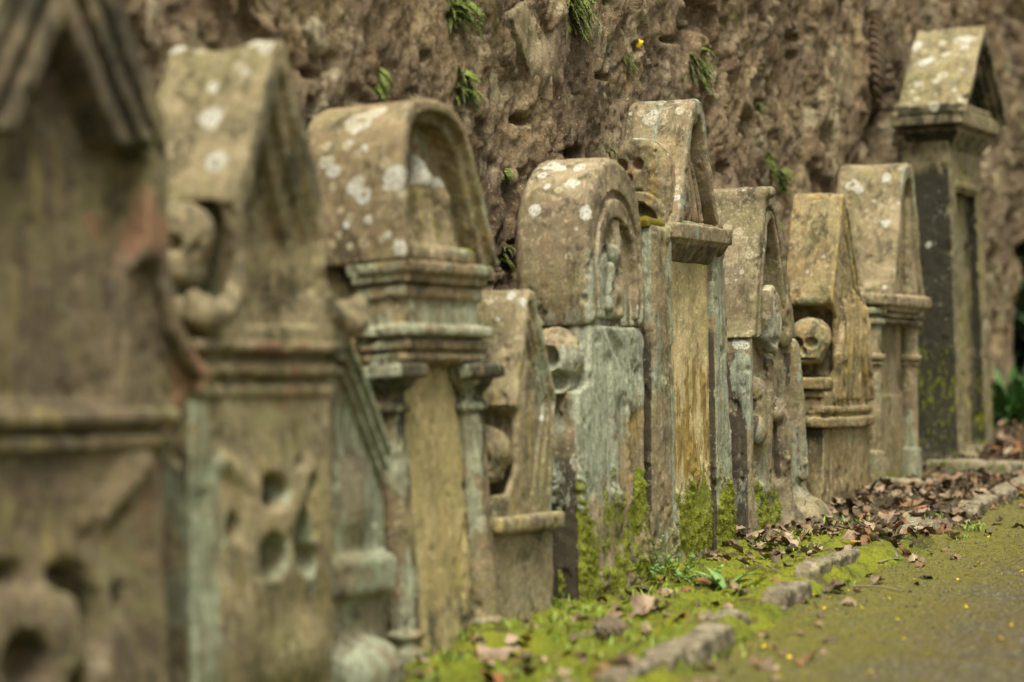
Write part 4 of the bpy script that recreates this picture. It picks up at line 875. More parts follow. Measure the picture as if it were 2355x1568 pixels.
ys = np.concatenate([-np.geomspace(200, 6, 14), np.linspace(-4, 20, 60), np.geomspace(22, 300, 14)]); xs = np.concatenate([-np.geomspace(200, 5, 14), np.linspace(-4, 8, 40), np.geomspace(9, 200, 14)])
sheet('ground', xs, ys, lambda x, y: gz(y) - .09, soilm)
ys = np.concatenate([np.arange(3.0, 6.2, .06), np.arange(6.2, 12.0, .013), np.arange(12.0, 15.6, .03)])
def inbed(c): return (c[:, 0] < kerb_x(c[:, 1]) + .10) & (c[:, 0] * NX + c[:, 1] * NY > WD - .12)
sheet('moss_bed', np.arange(-1.9, 3.4, .0105), ys, bed_z, bedm, inbed)
ys = np.concatenate([np.arange(-3, 6.2, .09), np.arange(6.2, 11.5, .012), np.arange(11.5, 20, .05)])
def inpath(c): return (c[:, 0] > kerb_x(c[:, 1]) - .10) & (c[:, 0] < kerb_x(c[:, 1]) + 2.6)
xs = np.concatenate([np.arange(-3, -.4, .1), np.arange(-.4, 2.6, .0095), np.arange(2.6, 8, .08)])
sheet('path', xs, ys, path_z, pathm, inpath)
def floor_at(u, v, zf):                            # where the ground is seen at a place of the photograph
    y = 8.
    for _ in range(30):
        x = (u - CX) * y / F; z = float(zf(np.array([x]), np.array([y]))[0]); y = y * .5 + .5 * (H - z) * F / (v - HV)
    return np.array([(u - CX) * y / F, y, float(zf(np.array([(u - CX) * y / F]), np.array([y]))[0])])

# ------------------------------------------------------------------ kerb stones
kerbm = stone_mat('kerb_stone', 21, (.29, .24, .16), (.19, .155, .10), (.24, .19, .12), sage=(.22, .25, .17), moss=(.15, .17, .02))
KERB = [((1405, 1600), (1500, 1548), .05, 'long flat kerb stone half out of the bottom edge of the photo'), ((1502, 1562), (1560, 1520), .055, 'low wide kerb stone with a cracked joint at the bottom edge'),
        ((1556, 1535), (1662, 1478), .06, 'long sloping grey kerb stone beside the bright moss near the bottom'), ((1606, 1466), (1700, 1442), .05, 'broad pale kerb stone with grass growing on its top'),
        ((1700, 1422), (1785, 1416), .012, 'flat grey slab sunk level in the moss between two kerb stones'), ((1772, 1402), (1842, 1376), .06, 'chunky block kerb stone standing alone, brown and square'),
        ((1850, 1358), (1955, 1303), .075, 'long tilted kerb stone with a chipped ridge, tallest of the edging'), ((1970, 1300), (2045, 1281), .035, 'low flat kerb stone with leaves piled against its far end'),
        ((2048, 1258), (2116, 1222), .05, 'grey kerb stone rising out of brown leaves behind the orange leaf'), ((2124, 1228), (2162, 1206), .045, 'short kerb stone beside the grass tuft on the path edge'),
        ((2160, 1198), (2212, 1187), .025, 'thin pale kerb stone almost buried in leaf litter'), ((2214, 1196), (2274, 1166), .05, 'grey kerb stone in the far litter, flat sloping top'), ((2256, 1166), (2324, 1142), .045, 'rounded far kerb stone below the tall pillar'),
        ((2296, 1136), (2380, 1116), .04, 'farthest kerb stone at the right edge of the photo')]
for i, (a, b, hh, lab) in enumerate(KERB):
    p, q = floor_at(*a, path_z), floor_at(*b, path_z); c = (p + q) / 2; L = max(.10, float(np.linalg.norm(q - p))) ; ang = math.atan2(q[1] - p[1], q[0] - p[0])
    R = np.random.RandomState(100 + i); w = R.uniform(.075, .10); hh = hh * .9 + .006; L *= .95
    vox = .0048; pad = .02
    def fn(G, L=L, w=w, hh=hh, R=R):
        f = box(G, -L / 2, L / 2, -w / 2, w / 2, -.08, hh, .009)
        for k in range(9):
            n = np.array([R.uniform(-1, 1), R.uniform(-1, 1), R.uniform(.05, .9)]); n /= np.linalg.norm(n); dd = abs(n[0]) * L / 2 + abs(n[1]) * w / 2 + n[2] * hh - R.uniform(.006, .026)
            f = np.maximum(f, G[0] * n[0] + G[1] * n[1] + G[2] * n[2] - dd)
        return f
    axs = [np.arange(lo - pad, hi + pad, vox, dtype=np.float32) for lo, hi in ((-L / 2, L / 2), (-w / 2, w / 2), (-.08, hh))]
    D = np.broadcast_to(fn((axs[0][:, None, None], axs[1][None, :, None], axs[2][None, None, :])), [len(x) for x in axs]).astype(np.float32).copy()
    V, Q = nets(D, np.array([x[0] for x in axs]), vox); N = vnormals(V, Q); q2 = V + i * 3.3
    V = V + N * (.0045 * fbm(q2, 14, 4, 200 + i) + .003 * fbm(q2, 55, 3, 220))[:, None]; N = vnormals(V, Q); lo = fbm(q2, 8, 3, 230); one = np.ones(len(V))
    at = {'m1': np.stack([.12 + .25 * lo, .6 * sstep(.04, -.005, V[:, 2]) + .15 * lo, .2 * lo, .1 * lo], 1), 'm2': np.stack([.0 + .1 * lo, .12 + .2 * lo, .0 * lo, one], 1)}
    o = link('kerb_stone', mesh_np('kerb_stone', V, Q, kerbm, at), None, lab, 'kerb stone', 'rough kerb stones edging the path')
    o.location = (c[0], c[1], c[2] - .003); o.rotation_euler = (R.uniform(-.06, .06), -math.atan2(q[2] - p[2], L) + R.uniform(-.04, .04), ang)
# flat footing slabs at the far stones
for (u, v), (lx, ly, hh), lab in (((2075, 1098), (.50, .26, .045), 'grey footing slab under the pale hooded gravestone'), ((2262, 1076), (.75, .42, .06), 'low grey rubble footing beside the tall pillar')):
    p = floor_at(u, v, bed_z); R = np.random.RandomState(int(u)); vox = .008
    axs = [np.arange(-a - .03, a + .03, vox, dtype=np.float32) for a in (lx / 2, ly / 2, hh + .04)]; G = (axs[0][:, None, None], axs[1][None, :, None], axs[2][None, None, :])
    D = box(G, -lx / 2, lx / 2, -ly / 2, ly / 2, -hh - .03, hh * .6, .02)
    for k in range(6):
        n = np.array([R.uniform(-1, 1), R.uniform(-1, 1), R.uniform(.2, 1.2)]); n /= np.linalg.norm(n); D = np.maximum(D, G[0] * n[0] + G[1] * n[1] + G[2] * n[2] - (abs(n[0]) * lx / 2 + abs(n[1]) * ly / 2 + n[2] * hh - R.uniform(.02, .05)))
    V, Q = nets(D.astype(np.float32), np.array([x[0] for x in axs]), vox); N = vnormals(V, Q); V = V + N * (.014 * fbm(V + 3, 8, 4, 300))[:, None]; lo = fbm(V, 6, 3, 301); one = np.ones(len(V))
    at = {'m1': np.stack([.2 + .3 * lo, .25 + .2 * lo, .1 + .2 * lo, .1 * lo], 1), 'm2': np.stack([.05 + 0 * lo, .1 + 0 * lo, 0 * lo, one], 1)}
    o = link('footing_slab', mesh_np('footing_slab', V, Q, kerbm, at), None, lab, 'stone slab'); o.location = (p[0], p[1], p[2] - .01); o.rotation_euler = (0, .05, PI / 2 - ROW)
# ------------------------------------------------------------------ leaves, ferns and small plants
def leaf_mat(name, cols, trans=.0):
    t = NT(name); oi = t.n.new('ShaderNodeObjectInfo'); r = t.math('ADD', oi.outputs['Random'], t.attr('tint').outputs['Fac']); r = t.math('FRACT', r)
    cr = t.n.new('ShaderNodeValToRGB'); t.t.links.new(r, cr.inputs[0]); el = cr.color_ramp.elements; cr.color_ramp.interpolation = 'CONSTANT' if len(cols) > 4 else 'LINEAR'
    while len(el) < len(cols): el.new(.5)
    for i, c in enumerate(cols): el[i].position = i / len(cols); el[i].color = (*c, 1)
    n = t.noise(26, 6, .7); col = t.mix(t.rng(n, .42, .64, 0, .6), cr.outputs[0], (.05, .034, .022)); col = t.mix(t.rng(t.noise(90, 4, .7), .52, .66, 0, .4), col, (.30, .22, .15))
    t.b.inputs['Specular IOR Level'].default_value = .35
    return t.done(col, t.bump(n, .5, .006), .72)
M['dead_leaf'] = leaf_mat('dead_leaf', [(.16, .105, .053), (.27, .19, .105), (.07, .047, .027), (.20, .13, .062), (.10, .065, .033), (.36, .27, .16), (.21, .10, .035)])
M['orange_leaf'] = leaf_mat('orange_leaf', [(.40, .20, .02), (.36, .17, .025)]); M['russet_leaf'] = leaf_mat('russet_leaf', [(.24, .075, .030), (.27, .10, .04)])
M['pale_leaf'] = leaf_mat('pale_leaf', [(.34, .245, .16), (.29, .20, .125)])
def leaf_geo(G, R, size, kind, Mx=None, tint=0.):
    """a dead leaf: lobed blade curled along its midrib, with a stalk"""
    n = 26 if Mx is None else 13; th = np.linspace(-PI, PI, n, endpoint=False)
    if kind == 0: r = .62 + .30 * np.abs(np.cos(2.5 * th)) ** 1.6 * (.75 + .25 * np.cos(th)) + .05 * np.sin(17 * th)
    elif kind == 1: r = .42 + .50 * np.abs(np.cos(th / 1.0)) ** 1.5 * np.where(np.cos(th) > 0, 1, .75) + .03 * np.sin(13 * th)
    else: r = .55 + .2 * np.cos(th) + .12 * np.cos(3 * th) + .05 * np.sin(11 * th)
    cl, ct = R.uniform(.8, 3.2) * R.choice([-1, 1]), R.uniform(-1.7, 1.7); wv, ph = R.uniform(.08, .26), R.uniform(0, 6)
    def pos(rr, a):
        x, y = rr * math.cos(a), rr * math.sin(a) * .9
        z = wv * math.sin(4 * x + ph) * abs(y) * 2 + wv * .6 * math.sin(9 * a + ph) * rr
        if abs(cl) > .05: y, z = math.sin(y * cl) / cl, z + (1 - math.cos(y * cl)) / cl
        if abs(ct) > .05: x, z = math.sin(x * ct) / ct, z + (1 - math.cos(x * ct)) / ct
        p = np.array([x, y, z]) * size
        return p if Mx is None else Mx[0] @ p + Mx[1]
    rings = [.0, .35, .7, 1.] if Mx is None else [.0, .5, 1.]; P = [[pos(k * r[i], th[i]) for i in range(n)] for k in rings]
    b = len(G.v)
    for ring in P: G.v += [tuple(p) for p in ring]; G.c += [tint] * n
    for k in range(len(rings) - 1):
        for i in range(n): j = (i + 1) % n; G.f.append((b + k * n + i, b + k * n + j, b + (k + 1) * n + j, b + (k + 1) * n + i))
    a, c = pos(.5, PI), pos(1.25, PI); d = np.array([0, 0, .018 * size]); e = np.array([0, .02 * size, 0])
    G.face([a + e, a - e, c - e, c + e], tint); G.face([a + d, a - d, c - d, c + d], tint)
def rotm(R, tilt=.5):
    a, b, c = R.uniform(0, 2 * PI), R.uniform(-tilt, tilt), R.uniform(-tilt, tilt)
    rz = np.array([[math.cos(a), -math.sin(a), 0], [math.sin(a), math.cos(a), 0], [0, 0, 1]]); rx = np.array([[1, 0, 0], [0, math.cos(b), -math.sin(b)], [0, math.sin(b), math.cos(b)]]); ry = np.array([[math.cos(c), 0, math.sin(c)], [0, 1, 0], [-math.sin(c), 0, math.cos(c)]])
    return rx @ ry @ rz
R = np.random.RandomState(11)
LEAF = []
for k in range(10):
    G = Geo(); leaf_geo(G, R, .05, k % 3); LEAF.append(G.mesh('dead_leaf', M['dead_leaf'], True))
def copy_mesh(me, mat): m2 = me.copy(); m2.materials.clear(); m2.materials.append(mat); return m2
LCOL = {k: [copy_mesh(me, M[k]) for me in LEAF[:6]] for k in ('orange_leaf', 'russet_leaf', 'pale_leaf')}
LG = 'fallen leaves on the ground'
def put_leaf(x, y, z, sz, me, label, R, tilt=.45, name='dead_leaf', rot=None):
    o = bpy.data.objects.new(name, me); C.objects.link(o); o.location = (x, y, z); o.rotation_euler = rot or (R.uniform(-tilt, tilt), R.uniform(-tilt, tilt), R.uniform(0, 6.28)); o.scale = (sz,) * 3
    o['label'] = label; o['category'] = 'leaf'; o['group'] = LG; return o
def zf_bed(x, y): return bed_z(x, y)
NAMED = [((1140, 1505), 1.5, 'pale', 'big curled tan leaf on the moss before the arched stone'), ((1192, 1498), 1.0, 'pale', 'tan leaf tucked under the big curled tan leaf by the moss'), ((1488, 1412), 1.55, 'pale', 'large pale tan leaf lying flat on bright moss mid bed'), ((1375, 1368), 1.05, 'russet', 'dark red brown leaf at the foot of the drum headed stone'),
         ((1578, 1417), .85, 'russet', 'russet orange leaf on moss beside the flat slab'), ((1545, 1366), .95, 'pale', 'pinkish tan leaf standing on edge left of the strap-leaved plant'), ((1475, 1362), .85, 'dead', 'dark curled brown leaf on moss below the yellow panel stone'), ((1400, 1442), 1.2, 'dead', 'folded grey brown leaf on moss near the pine cone'),
         ((1330, 1445), .9, 'dead', 'dark brown leaf left of the pine cone'), ((1428, 1398), 1.1, 'dead', 'brown leaf half under the large pale leaf'), ((1975, 1248), 1.15, 'orange', 'bright yellow orange leaf among the brown litter'), ((1905, 1338), 1.25, 'dead', 'dark curled leaf cluster on the path side of the tallest kerb stone'), ((1930, 1345), 1.0, 'russet', 'reddish leaf against the path side of the tallest kerb stone'),
         ((1770, 1255), 1.3, 'pale', 'long rolled tan leaf at the foot of the worn scroll topped stone'), ((1830, 1262), 1.5, 'pale', 'wide tan leaf before the flared foot of the worn stone'), ((1660, 1285), 1.2, 'dead', 'stiff brown leaf leaning on the moss mound'), ((1690, 1375), .9, 'dead', 'brown leaf right of the strap-leaved plant'), ((1620, 1345), .95, 'russet', 'red brown leaf under the strap-leaved plant'),
         ((1150, 1560), 1.6, 'russet', 'pinkish red leaf cut by the bottom edge of the photo'), ((1290, 1562), .9, 'pale', 'small whitish leaf at the bottom edge'), ((1430, 1545), 1.1, 'pale', 'creamy torn leaf beside the lowest kerb stone'), ((1560, 1330), .9, 'dead', 'crumpled brown leaf among weeds below the yellow panel stone'), ((2110, 1172), 1.0, 'russet', 'rusty leaf in the far litter between the footing slab and kerb')]
for (u, v), sz, kd, lab in NAMED:
    p = floor_at(u, v + 4, bed_z); me = R.choice(LEAF) if kd == 'dead' else R.choice(LCOL[kd + '_leaf'])
    put_leaf(p[0], p[1], p[2] + .018, sz, me, lab, R, .4)
# drift of litter: the leaves that show, one by one
def litter_d(x, y):
    k = kerb_x(y) - x; return sstep(9.2, 10.1, y + .45 * rough2(x, y, 2.5, 2, 77)) * (k > -.05)
cnt = 0
while cnt < 190:
    y = R.uniform(9.1, 13.8); x = kerb_x(y) - R.uniform(-.05, 1.0) ** 1
    X, Y = np.array([x]), np.array([y])
    if x * NX + y * NY < WD + .42 or R.rand() > litter_d(X, Y)[0]: continue
    z = float(bed_z(X, Y)[0]) + R.uniform(.010, .032); kd = R.rand(); me = R.choice(LCOL['pale_leaf']) if kd > .90 else R.choice(LCOL['russet_leaf']) if kd > .82 else R.choice(LEAF)
    put_leaf(x, y, z, R.uniform(.5, 1.25), me, 'brown dead leaf in the drift between the far stones and the kerb', R, .36); cnt += 1
for k in range(105):
    y = R.uniform(6.6, 9.6); x = kerb_x(y) - R.uniform(.02, .75); X, Y = np.array([x]), np.array([y])
    if x * NX + y * NY < WD + .47: continue
    put_leaf(x, y, float(bed_z(X, Y)[0]) + .012, R.uniform(.4, .85), R.choice(LEAF), 'small brown leaf scattered on the bright moss of the bed', R, .5)
for k in range(55):
    y = R.uniform(6.7, 11.); x = kerb_x(y) + R.uniform(.03, .28); X, Y = np.array([x]), np.array([y])
    put_leaf(x, y, float(path_z(X, Y)[0]) + .010, R.uniform(.3, .8), R.choice(LEAF), 'brown leaf lying on the path just outside the kerb', R, .5)
G = Geo(); n = 4200; Y = R.uniform(9.0, 14.2, n); X = kerb_x(Y) - R.uniform(-.04, 1.05, n); k = (X * NX + Y * NY > WD + .30) & (R.rand(n) < litter_d(X, Y)); X, Y = X[k], Y[k]; Z = bed_z(X, Y)
for k in range(min(len(X), 1500)):                 # the crumbled under-layer nobody could count
    leaf_geo(G, R, R.uniform(.015, .045), k % 3, (rotm(R, .9), np.array([X[k], Y[k], Z[k] + R.uniform(.0, .014)])), R.rand())
link('leaf_litter', G.mesh('leaf_litter', M['dead_leaf'], True), kind='stuff', label='crumbled brown leaf litter between the far stones and the kerb')
# yellow fragments on the path
t = NT('yellow_petal'); ym = t.done(t.mix(t.noise(30, 3), (.62, .46, .02), (.55, .36, .02)), None, .6)
PET = []
for k in range(4):
    G = Geo(); leaf_geo(G, R, .011, 2); PET.append(G.mesh('yellow_petal', ym, True))
for (u, v) in [(1910, 1377), (1872, 1373), (2102, 1335), (2200, 1337), (2062, 1427), (2178, 1446), (1977, 1396), (1758, 1492), (1770, 1497), (1800, 1507), (1813, 1511), (2045, 1377), (2270, 1240), (2326, 1203), (2350, 1139), (1985, 1404), (2137, 1506), (1950, 1362), (2080, 1474), (1790, 1557), (2300, 1475), (2250, 1300), (2348, 1316), (1860, 1402), (1895, 1400), (2000, 1548), (1545, 1430), (2220, 1400), (1350, 1500), (1850, 1555), (2150, 1390), (2325, 1440)]:
    p = floor_at(u, v, path_z if u > 1600 else bed_z); o = put_leaf(p[0], p[1], p[2] + .006, R.uniform(.7, 1.35), PET[R.randint(4)], 'tiny bright yellow leaf fragment fallen on the mossy path', R, .4, 'yellow_petal'); o['category'] = 'petal'; o['group'] = 'yellow fragments on the path'
# twigs
t = NT('twig'); tw = t.done(t.mix(t.noise(40, 4), (.16, .12, .08), (.28, .22, .15)), None, .85)
def tube(G, pts, rs, n=6, col=0.):
    pts = [np.array(p, float) for p in pts]; b0 = None
    for i, p in enumerate(pts):
        d = pts[min(i + 1, len(pts) - 1)] - pts[max(i - 1, 0)]; d /= np.linalg.norm(d) + 1e-9; a = np.cross(d, [0.3, .2, 1.]); a /= np.linalg.norm(a); c = np.cross(d, a)
        b = len(G.v)
        for k in range(n): w_ = 2 * PI * k / n; G.v.append(tuple(p + rs[i] * (math.cos(w_) * a + math.sin(w_) * c))); G.c.append(col)
        if b0 is not None:
            for k in range(n): G.f.append((b0 + k, b0 + (k + 1) % n, b + (k + 1) % n, b + k))
        b0 = b
for i, ((u, v), (u2, v2), lab) in enumerate([((1960, 1352), (2075, 1362), 'thin pale twig lying on the path beyond the tallest kerb stone'), ((1730, 1300), (1800, 1325), 'short twig on the moss right of the strap-leaved plant'), ((2020, 1270), (2085, 1300), 'bent twig on brown leaves by the grey kerb stone'), ((1330, 1478), (1385, 1470), 'straw coloured twig on the bright moss left of the pine cone')]):
    p, q = floor_at(u, v, path_z if i == 0 else bed_z), floor_at(u2, v2, path_z if i == 0 else bed_z); G = Geo(); mid = (p + q) / 2 + np.array([0, .02, .012])
    tube(G, [p + [0, 0, .006], mid, q + [0, 0, .008]], [.0025, .003, .0015]); link('twig', G.mesh('twig', tw, True), None, lab, 'twig', 'twigs on the ground')
# pine cone
p = floor_at(1405, 1468, bed_z); G = Geo()
for k in range(70):
    f = k / 70; a = k * 2.4; r = .022 * math.sin(PI * (.12 + .85 * f)) + .004; x = -.045 + .09 * f; c = np.array([x, r * math.cos(a), r * math.sin(a)]); d = np.array([.35, math.cos(a), math.sin(a)]); d /= np.linalg.norm(d); s_ = np.cross(d, [1., 0, 0]); s_ /= np.linalg.norm(s_); up_ = np.cross(s_, d)
    w_ = .009; e = c + d * .010
    G.face([c - s_ * w_ * .6, c + s_ * w_ * .6, e + s_ * w_ + up_ * .002, e - s_ * w_ + up_ * .002]); G.face([e - s_ * w_ + up_ * .002, e + s_ * w_ + up_ * .002, e + s_ * w_ - up_ * .003, e - s_ * w_ - up_ * .003]); G.face([e - s_ * w_ - up_ * .003, e + s_ * w_ - up_ * .003, c + s_ * w_ * .6 - up_ * .002, c - s_ * w_ * .6 - up_ * .002])
tube(G, [(-.05, 0, 0), (0, 0, 0), (.045, 0, 0)], [.012, .022, .008], 8)
o = link('pine_cone', G.mesh('pine_cone', tw), None, 'grey brown pine cone lying on the bright moss', 'pine cone'); o.location = (p[0], p[1], p[2] + .02); o.rotation_euler = (0, .1, .5)
# wall ferns: arching fronds with paired leaflets
def plant_mat(name, c1, c2, c3):
    t = NT(name); tn = t.attr('tint').outputs['Fac']; col = t.mix(tn, c1, c2); col = t.mix(t.rng(t.noise(60, 4), .5, .7, 0, .7), col, c3); t.b.inputs['Specular IOR Level'].default_value = .3
    t.b.inputs['Transmission Weight'].default_value = 0.; return t.done(col, None, .6)
M['fern'] = plant_mat('fern', (.11, .19, .025), (.30, .34, .07), (.07, .12, .02)); M['fern_stem'] = plant_mat('fern_stem', (.06, .05, .02), (.10, .09, .03), (.05, .04, .02))
M['green_leaf'] = plant_mat('green_leaf', (.11, .22, .05), (.22, .33, .10), (.09, .18, .04)); M['grass'] = plant_mat('grass', (.12, .20, .02), (.24, .30, .05), (.09, .15, .02)); M['hedge'] = plant_mat('hedge', (.018, .035, .012), (.035, .06, .018), (.012, .022, .008)); M['shrub'] = plant_mat('shrub', (.05, .115, .025), (.10, .19, .05), (.03, .07, .02))
def fern(u, v, size, n, droop, lab, seed):
    R = np.random.RandomState(seed); p = on_wall(u, v); root = bpy.data.objects.new('wall_fern', None); C.objects.link(root); root.location = p; root['label'] = lab; root['category'] = 'fern'; root['group'] = 'ferns growing on the rock wall'
    G, S_ = Geo(), Geo(); out = np.array([NX, NY, 0]); side = np.array([RX, RY, 0])
    for k in range(n):
        L = size * R.uniform(.4, 1.2); a = R.uniform(-1.5, 1.5); up_ = R.uniform(-.5, .9) * (1.1 - droop); o_ = R.uniform(.2, 1.); pts = []; base = side * R.uniform(-.3, .3) * size + np.array([0, 0, R.uniform(-.4, .4) * size]) - out * .02
        d0 = out * o_ + side * math.sin(a) * .8 + np.array([0, 0, up_]); d0 /= np.linalg.norm(d0); q = base.copy(); m_ = 13
        for i in range(m_): pts.append(q.copy()); dd = d0 + np.array([0, 0, -1.]) * (droop * 1.5 + .25) * (i / m_) * 1.7; dd /= np.linalg.norm(dd); q = q + dd * L / m_
        tube(S_, pts, [.0018] * m_, 3); tint = R.rand()
        for i in range(1, m_):
            for j in (0, .5):
                c = pts[i] if j == 0 else (pts[i] + pts[i - 1]) / 2; d = pts[i] - pts[i - 1]; d /= np.linalg.norm(d); s_ = np.cross(d, out + np.array([0, 0, .3])); s_ /= np.linalg.norm(s_) + 1e-6; w_ = .0125 * (.5 + size * 3.5) * math.sin(PI * (.15 + .8 * i / m_)) * R.uniform(.85, 1.15)
                for sg in (-1, 1):
                    tip = c + sg * s_ * w_ + out * R.uniform(-.3, .5) * w_; m1 = c + sg * s_ * w_ * .5 + d * w_ * .32; m2 = c + sg * s_ * w_ * .5 - d * w_ * .32; G.face([c, m1, tip, m2], min(1, max(0, tint * .7 + R.uniform(0, .3))))
    link('fronds', G.mesh('fern_fronds', M['fern']), root); link('stems', S_.mesh('fern_stems', M['fern_stem']), root)
FERNS = [(1052, 12, .19, 20, .6, 'fern tuft at the top edge of the photo, left of the largest hanging fern'), (1322, 18, .20, 34, .75, 'large fern hanging from the top edge over a smooth slab of wall'), (868, 178, .12, 10, .9, 'narrow drooping fern above the arched head'), (1062, 185, .15, 24, .6, 'yellowish bushy fern right above the arched stone'), (704, 302, .09, 8, .3, 'small green fern wedged between the two closest gables'),
         (1225, 188, .07, 7, .6, 'tiny fern sprig on bare rock above the drum head'), (1440, 135, .12, 12, .8, 'small fern beside a yellow leaf above the bell topped stone'), (1592, 150, .20, 44, .75, 'biggest dense fern clump on the wall above the bell topped stone'), (1643, 162, .07, 8, .4, 'little fern just right of the biggest fern clump'), (1745, 150, .06, 6, .5, 'tiny bright fern high above the worn scroll topped stone'),
         (1752, 248, .06, 6, .6, 'tiny fern at the top of the fern column'), (1785, 320, .15, 24, .5, 'feathery fern in the middle of the fern column'), (1768, 372, .13, 16, .7, 'dark green fern in the lower half of the fern column'), (1795, 408, .15, 18, .55, 'lowest wide fern just above the ochre skull stone'), (1160, 578, .10, 10, .6, 'fern low on the wall between arched and drum stones'), (1314, 345, .06, 6, .7, 'tiny yellow fern right above the drum head'), (1172, 402, .07, 6, .7, 'small fern sprig left of the drum head'), (1790, 532, .08, 7, .3, 'fern sprig just behind the ochre skull stone'), (1413, 350, .09, 5, 1., 'single thin frond hanging beside the carved shoulder skull')]
for i, f in enumerate(FERNS): fern(f[0], f[1], f[2] * .66, int(f[3] * 2.0), *f[4:], 500 + i)
G = Geo(); leaf_geo(G, R, .024, 1); o = link('yellow_leaf', G.mesh('yellow_leaf', ym, True), None, 'single yellow leaf stuck upright above a small wall fern', 'leaf'); p = on_wall(1452, 100); o.location = (p[0] + .03 * NX, p[1] + .03 * NY, p[2]); o.rotation_euler = (1.2, -1.2, .8)
# strap-leaved plant and weeds in the bed
def blade(G, root, d, L, w, bend, tint, n=7):
    d = np.array(d, float); d /= np.linalg.norm(d); q = np.array(root, float); prev = None
    for i in range(n + 1):
        f = i / n; ww = w * math.sin(PI * (.12 + .86 * f)) ; s_ = np.cross(d, [0, 0, 1.]); s_ /= np.linalg.norm(s_) + 1e-6; a, b, c = q + s_ * ww - np.array([0, 0, .0]), q + s_ * -ww, q - np.array([0, 0, ww * .35])
        if prev is not None: G.face([prev[0], prev[2], c, a], tint); G.face([prev[2], prev[1], b, c], tint)
        prev = (a, b, c); q = q + d * L / n; d = d + np.array([0, 0, -bend / n]); d /= np.linalg.norm(d)
def plant(name, u, v, lab, blades, mat, seed, cat='plant', group=None, spread=.01):
    R = np.random.RandomState(seed); p = floor_at(u, v, bed_z if kerb_side(u, v) else path_z); G = Geo()
    for k in range(blades[0]):
        a = R.uniform(0, 2 * PI); blade(G, (R.uniform(-spread, spread), R.uniform(-spread, spread), -.005), (math.cos(a) * blades[4], math.sin(a) * blades[4], R.uniform(.6, 1.3)), blades[1] * R.uniform(.6, 1.1), blades[2] * R.uniform(.8, 1.1), blades[3] * R.uniform(.5, 1.4), R.rand())
    o = link(name, G.mesh(name, M[mat], True), None, lab, cat, group); o.location = p; return o
def kerb_side(u, v):
    p = floor_at(u, v, path_z); return p[0] < kerb_x(p[1])
plant('strap_leaved_plant', 1668, 1340, 'strap-leaved green plant standing in leaves at the centre of the bed', (9, .15, .014, 1.3, .7), 'green_leaf', 1)
plant('strap_leaved_plant', 1762, 1272, 'small light green seedling on the rolled tan leaf', (6, .05, .007, 1.2, .9), 'green_leaf', 2)
for i, (u, v, lab) in enumerate([(1510, 1320, 'tall spindly weed in front of the yellow panel stone'), (1560, 1335, 'leafy weed right of the tall spindly weed'), (1480, 1340, 'low weed at the corner of the drum headed stone'), (1610, 1345, 'clover-like weed beside the strap-leaved plant')]):
    R2 = np.random.RandomState(40 + i); p = floor_at(u, v, bed_z); G = Geo(); S_ = Geo(); e = bpy.data.objects.new('weed', None); C.objects.link(e); e.location = p; e['label'] = lab; e['category'] = 'weed'; e['group'] = 'weeds in the moss bed'
    for k in range(7):
        hgt = (.13, .09, .06, .06)[i] * R2.uniform(.5, 1.1); a = R2.uniform(0, 6.28); tip = np.array([math.cos(a) * .05, math.sin(a) * .05, hgt]); b0 = np.array([R2.uniform(-.03, .03), R2.uniform(-.03, .03), 0]); tube(S_, [b0, (b0 + tip) / 2 + [0, 0, hgt * .12], b0 + tip], [.0016] * 3, 4)
        for j in range(7):
            f = .25 + .75 * j / 6; c = b0 * (1 - 0) + tip * f; b = R2.uniform(0, 6.28); blade(G, c, (math.cos(b), math.sin(b), .5), .026 * R2.uniform(.6, 1.2), .0055, .6, R2.rand(), 3)
    link('leaves', G.mesh('weed_leaves', M['green_leaf'], True), e); link('stems', S_.mesh('weed_stems', M['grass']), e)
TUFTS = [(2235, 1222, 34, .07), (2205, 1235, 22, .05), (2150, 1212, 20, .06), (1945, 1345, 26, .05), (1890, 1362, 18, .04), (1290, 1395, 30, .06), (1345, 1375, 26, .05), (1110, 1465, 26, .07), (1065, 1475, 30, .08), (1150, 1445, 20, .06), (1215, 1430, 18, .05), (1020, 1520, 26, .07), (990, 1560, 26, .08), (1660, 1455, 22, .06), (1620, 1470, 18, .05), (1740, 1305, 16, .035), (1700, 1230, 18, .035), (2060, 1255, 14, .05), (1580, 1545, 20, .05), (1440, 1500, 16, .035), (1840, 1245, 16, .03), (2190, 1095, 16, .04), (1930, 1150, 16, .03), (1330, 1415, 20, .04), (1180, 1540, 18, .04)]
NM = ['on the path edge by the far kerb', 'left of the far path edge tuft', 'beside the short kerb stone', 'outside the tallest kerb stone', 'at the near end of the tallest kerb stone', 'in the dark gap beside the drum stone', 'before the mossy foot of the drum stone', 'at the foot of the right dark column', 'between the two dark columns', 'at the left foot of the low gabled stone', 'at the middle foot of the low gabled stone', 'before the ochre column panel', 'at the lower left column base', 'on top of the broad pale kerb stone', 'behind the broad pale kerb stone', 'near the light green seedling', 'right of the moss mound', 'by the grey kerb stone in leaves', 'outside the bottom kerb stones', 'near the middle of the bright moss', 'at the foot of the worn stone', 'at the foot of the tall pillar', 'at the foot of the ochre skull stone', 'in the moss below the drum stone gap', 'beside the big curled tan leaf']
for i, ((u, v, n, h_), nm) in enumerate(zip(TUFTS, NM)): plant('grass_tuft', u, v, 'short green grass tuft ' + nm, (n, h_, .0022, 1.3, .7), 'grass', 60 + i, 'grass', 'grass tufts', .035)
